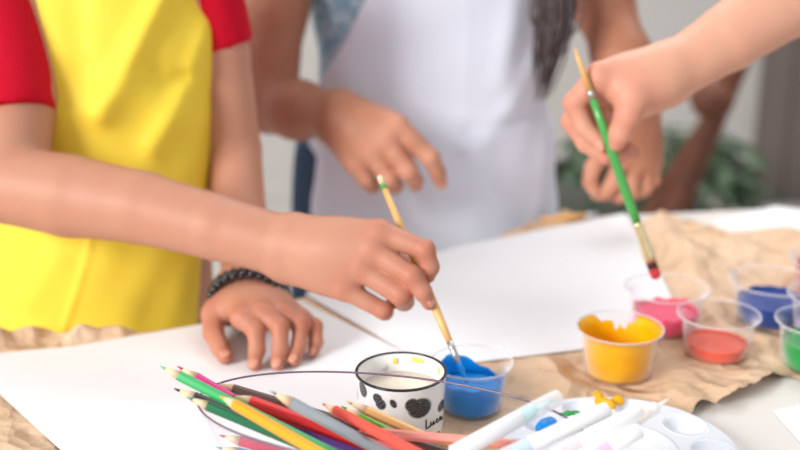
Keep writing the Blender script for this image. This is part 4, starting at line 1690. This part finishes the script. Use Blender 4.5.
# ============ adult at the right whose arm reaches into the picture
K3 = (0.94, 1.30)
TB3 = [(T - .30, K3[0], K3[1], .165, .12), (T + .10, K3[0], K3[1] - .01, .140, .105), (T + .40, K3[0] - .01, K3[1] - .03, .165, .105), (T + .55, K3[0] - .01, K3[1] - .03, .150, .075), (T + .60, K3[0] - .01, K3[1] - .03, .07, .055)]
adult = thing('person', 'adult reaching in with a bare arm, holding the green paintbrush', 'person', (K3[0], K3[1], 0))
B = Body()
B.loft(TB3)
HC3 = (K3[0] - .02, K3[1] - .05, T + .79)
B.cone((K3[0] - .01, K3[1] - .02, T + .56), (HC3[0], HC3[1] + .02, HC3[2] - .05), .052, .050, .03)
head(B, HC3, 1.12)
sh3 = Vector((K3[0] - .16, K3[1] - .05, T + .53))
el3, wr3 = P(860, -62, 1.09), P(676, 70, 1.025)
B.cone(sh3, el3, .050, .042, .03)
B.cone(el3, P(790, -4, 1.065), .041, .039, .004)
B.cone(P(790, -4, 1.065), P(728, 38, 1.042), .0375, .0315, .004)
B.cone(P(728, 38, 1.042), wr3, .0305, .0265, .004)
Y4 = 1.005
W3 = [P(662, 68, 1.018), P(662, 73, 1.030), P(662, 80, 1.040), P(664, 86, 1.046)]
MC3 = [P(599, 77, 1.005), P(594, 93, 1.024), P(602, 109, 1.040), P(614, 119, 1.052)]
for w_, m_, rm_ in zip(W3, MC3, (.0135, .013, .0125, .0115)):
    B.cone(w_, m_, .0195, rm_, .018)
B.ell(P(634, 82, 1.022), (.034, .022, .022), .02)
for m_ in MC3[:2]:
    B.flush.append((tuple(m_), .013, .5))
B.finger([J(599, 77, 0, 12.5, Y4), J(574, 103, 6, 10, Y4), J(585, 128, 0, 9, Y4), J(600.5, 143, -9, 7.6, Y4)])
B.finger([J(594, 93, 19, 12, Y4), J(572, 121, 21, 10, Y4), J(586, 143, 13, 9, Y4), J(606, 157, 3, 7.6, Y4)])
B.finger([J(602, 109, 35, 11.5, Y4), J(586, 136, 38, 9.8, Y4), J(605, 152, 29, 8.8, Y4), J(628, 150, 18, 7.6, Y4)])
B.finger([J(614, 119, 47, 10.5, Y4), J(606, 142, 52, 9, Y4), J(621, 155, 46, 8, Y4), J(633, 152, 38, 7, Y4)])
B.cone(P(655, 86, 1.008), P(632, 98, .992), .0185, .0145, .02)
B.finger([J(634, 95, -11, 15, Y4), J(627, 117, -18, 12, Y4), J(619.5, 134, -17, 10.6, Y4), J(615.5, 143, -15, 8.4, Y4)])
B.flush.append((tuple(P(627, 117, Y4 - .018)), .014, .5))
lo = (.13, .93, T - .10)
hi = (1.20, 1.44, T + .95)
skin_mesh(B, M['skin3'], adult, lo, hi, .0075, .0017, ([(.145, .30)], [(.955, 1.075)], [(T + .125, T + .29)]))
a, t = J(619.5, 134, -17, 10.6, Y4)[0], J(615.5, 143, -15, 8.4, Y4)[0]
nail(adult, t + Vector((.45, -.8, .1)).normalized() * .0078, t - a, (.45, -.8, .1), .0058, .007)
a, t = J(585, 128, 0, 9, Y4)[0], J(600.5, 143, -9, 7.6, Y4)[0]
nail(adult, t + Vector((-.35, -.85, -.2)).normalized() * .007, t - a, (-.35, -.85, -.2), .0048, .0062)
CU3 = sh3 + (el3 - sh3) * .42
d3 = (el3 - sh3).normalized()


def top3(p):
    d = loft_d(p, TB3[:-1] + [(T + .575, K3[0] - .01, K3[1] - .03, .09, .06)]) - .008
    s = smax(cone_d(p, sh3, el3, .062, .056), (p - np.array(CU3)) @ np.array(d3), .004)
    s2 = cone_d(p, (K3[0] + .15, K3[1] - .03, T + .53), (K3[0] + .20, K3[1], T + .20), .06, .05)
    d = smin(smin(d, s, .03), s2, .03) + .003 * vnoise(p, 35, 31)
    return np.maximum(d, -cone_d(p, sh3 + (el3 - sh3) * .3, el3, .050, .043))


sdf_part('top', top3, (.64, 1.08, T - .32), (1.24, 1.46, T + .62), .008, M['grey_cloth'], adult)
legs_and_shoes(adult, K3[0], K3[1], M['denim'], .78, .09, .085)


def hair3(p):
    d = ell_d(p, (HC3[0], HC3[1] + .018, HC3[2] + .036), (.092, .104, .102))
    d = smax(d, -(ell_d(p, (HC3[0], HC3[1] - .095, HC3[2] - .035), (.074, .078, .098))), .01)
    d = smin(d, ell_d(p, (HC3[0], HC3[1] + .12, HC3[2] + .03), (.035, .03, .035)), .01)
    return d + .002 * vnoise(p, 80, 7)


sdf_part('hair', hair3, tuple(np.array(HC3) - .17), tuple(np.array(HC3) + .18), .008, M['hair'], adult)
face_bits(adult, HC3, 1.12)

# ------------------------------------------------------------------ behind: leaning wooden easel and a potted plant
EY = 2.45
e0, e1 = P(664, 236, EY), P(748, 36, EY + .06)
dv = (e1 - e0).normalized()
foot = e0 - dv * ((e0.z - .05) / dv.z)
ez = thing('easel', 'brown wooden easel leaning in front of the green plant', 'easel', (foot.x, foot.y, 0))
R_ = orient(e0, e1)
topp = e1 + dv * .35


def bar(name, a, b_, w, d_, lab=None):
    mb = MB()
    L = (Vector(b_) - Vector(a)).length
    mb.box((Vector(a) + Vector(b_)) / 2, (w, d_, L), orient(a, b_))
    o = mb.build(name, M['wood'], ez, smooth=False, world=True, bevel=.004)
    return o


bar('mast', foot - dv * .0, topp, .046, .040)
mb = MB()
kn = P(719, 103, EY - .03)
mb.tube([kn + Vector((-.045, 0, .03)), kn + Vector((-.03, 0, .012)), kn, kn + Vector((.02, 0, -.01))], [.03, .042, .045, .03], 20)
mb.build('clamp', M['wood'], ez, world=True)
bar('foot_bar', (foot.x - .30, foot.y, .03), (foot.x + .30, foot.y, .03), .06, .05)
bar('foot_bar', (foot.x, foot.y - .02, .03), (foot.x, foot.y + .36, .03), .05, .05)
bar('rear_strut', (foot.x, foot.y + .34, .05), tuple(foot + dv * .62 + Vector((0, .02, 0))), .035, .03)

pl = thing('potted_plant', 'leafy green plant in a dark pot behind the easel', 'potted plant', (P(600, 200, 3.12).x, 3.12, 0))
pc = Vector(pl.location)
mb = MB()
mb.lathe([(0, 0), (.12, 0), (.17, .30), (.185, .30), (.185, .34), (.165, .34), (.155, .29), (0, .29)], 40, (pc.x, pc.y, 0))
mb.build('pot', M['pot'], pl, world=True, auto=40)
mb = MB()
mb.lathe([(0, .285), (.154, .285), (.15, .30), (0, .305)], 32, (pc.x, pc.y, 0))
mb.build('soil', M['soil'], pl, world=True)
st, lf = MB(), MB()
rs = random.Random(21)
targets = []
for k in range(64):
    cx_, cy_, sx_, sy_ = rs.choice(((584, 168, 16, 30), (574, 190, 12, 20), (678, 160, 20, 34), (672, 200, 20, 16), (735, 158, 16, 16), (722, 200, 24, 18), (745, 190, 14, 14), (640, 205, 30, 12), (610, 205, 22, 10)))
    targets.append((rs.gauss(cx_, sx_ * .55), rs.gauss(cy_, sy_ * .55), 3.12 + rs.uniform(-.2, .2)))
for tx, ty, yy in targets:
    tpnt = P(tx, ty, yy)
    b0 = Vector((pc.x + rs.uniform(-.06, .06), pc.y + rs.uniform(-.06, .06), .30))
    mid_ = b0 * .45 + tpnt * .55 + Vector((0, 0, .10))
    st.tube([b0, b0 * .7 + mid_ * .3 + Vector((0, 0, .04)), mid_, mid_ * .4 + tpnt * .6 + Vector((0, 0, .03)), tpnt], [.005, .0045, .004, .003, .002], 6)
    out = (tpnt - mid_).normalized()
    for m_ in range(5):
        base = mid_.lerp(tpnt, .35 + .65 * m_ / 4)
        dirv = (out + Vector((rs.uniform(-.9, .9), rs.uniform(-.9, .9), rs.uniform(-.5, .5)))).normalized()
        side = dirv.cross(Vector((rs.uniform(-.3, .3), rs.uniform(-.3, .3), 1))).normalized()
        nrm = side.cross(dirv).normalized()
        Ln, Wd = rs.uniform(.07, .12), rs.uniform(.018, .030)
        vs, fs = [], []
        for i in range(7):
            t = i / 6
            w_ = Wd * math.sin(math.pi * (t ** .75)) + .0006
            ctr = base + dirv * (Ln * t) - nrm * (.018 * t * t)
            vs += [ctr - side * w_ + nrm * .004, ctr, ctr + side * w_ + nrm * .004, ctr - nrm * .0012]
        for i in range(6):
            q = i * 4
            fs += [(q, q + 1, q + 5, q + 4), (q + 1, q + 2, q + 6, q + 5), (q + 2, q + 3, q + 7, q + 6), (q + 3, q, q + 4, q + 7)]
        lf.add(vs, fs)
st.build('stems', M['leaf'], pl, world=True)
lf.build('foliage', M['leaf'], pl, world=True)
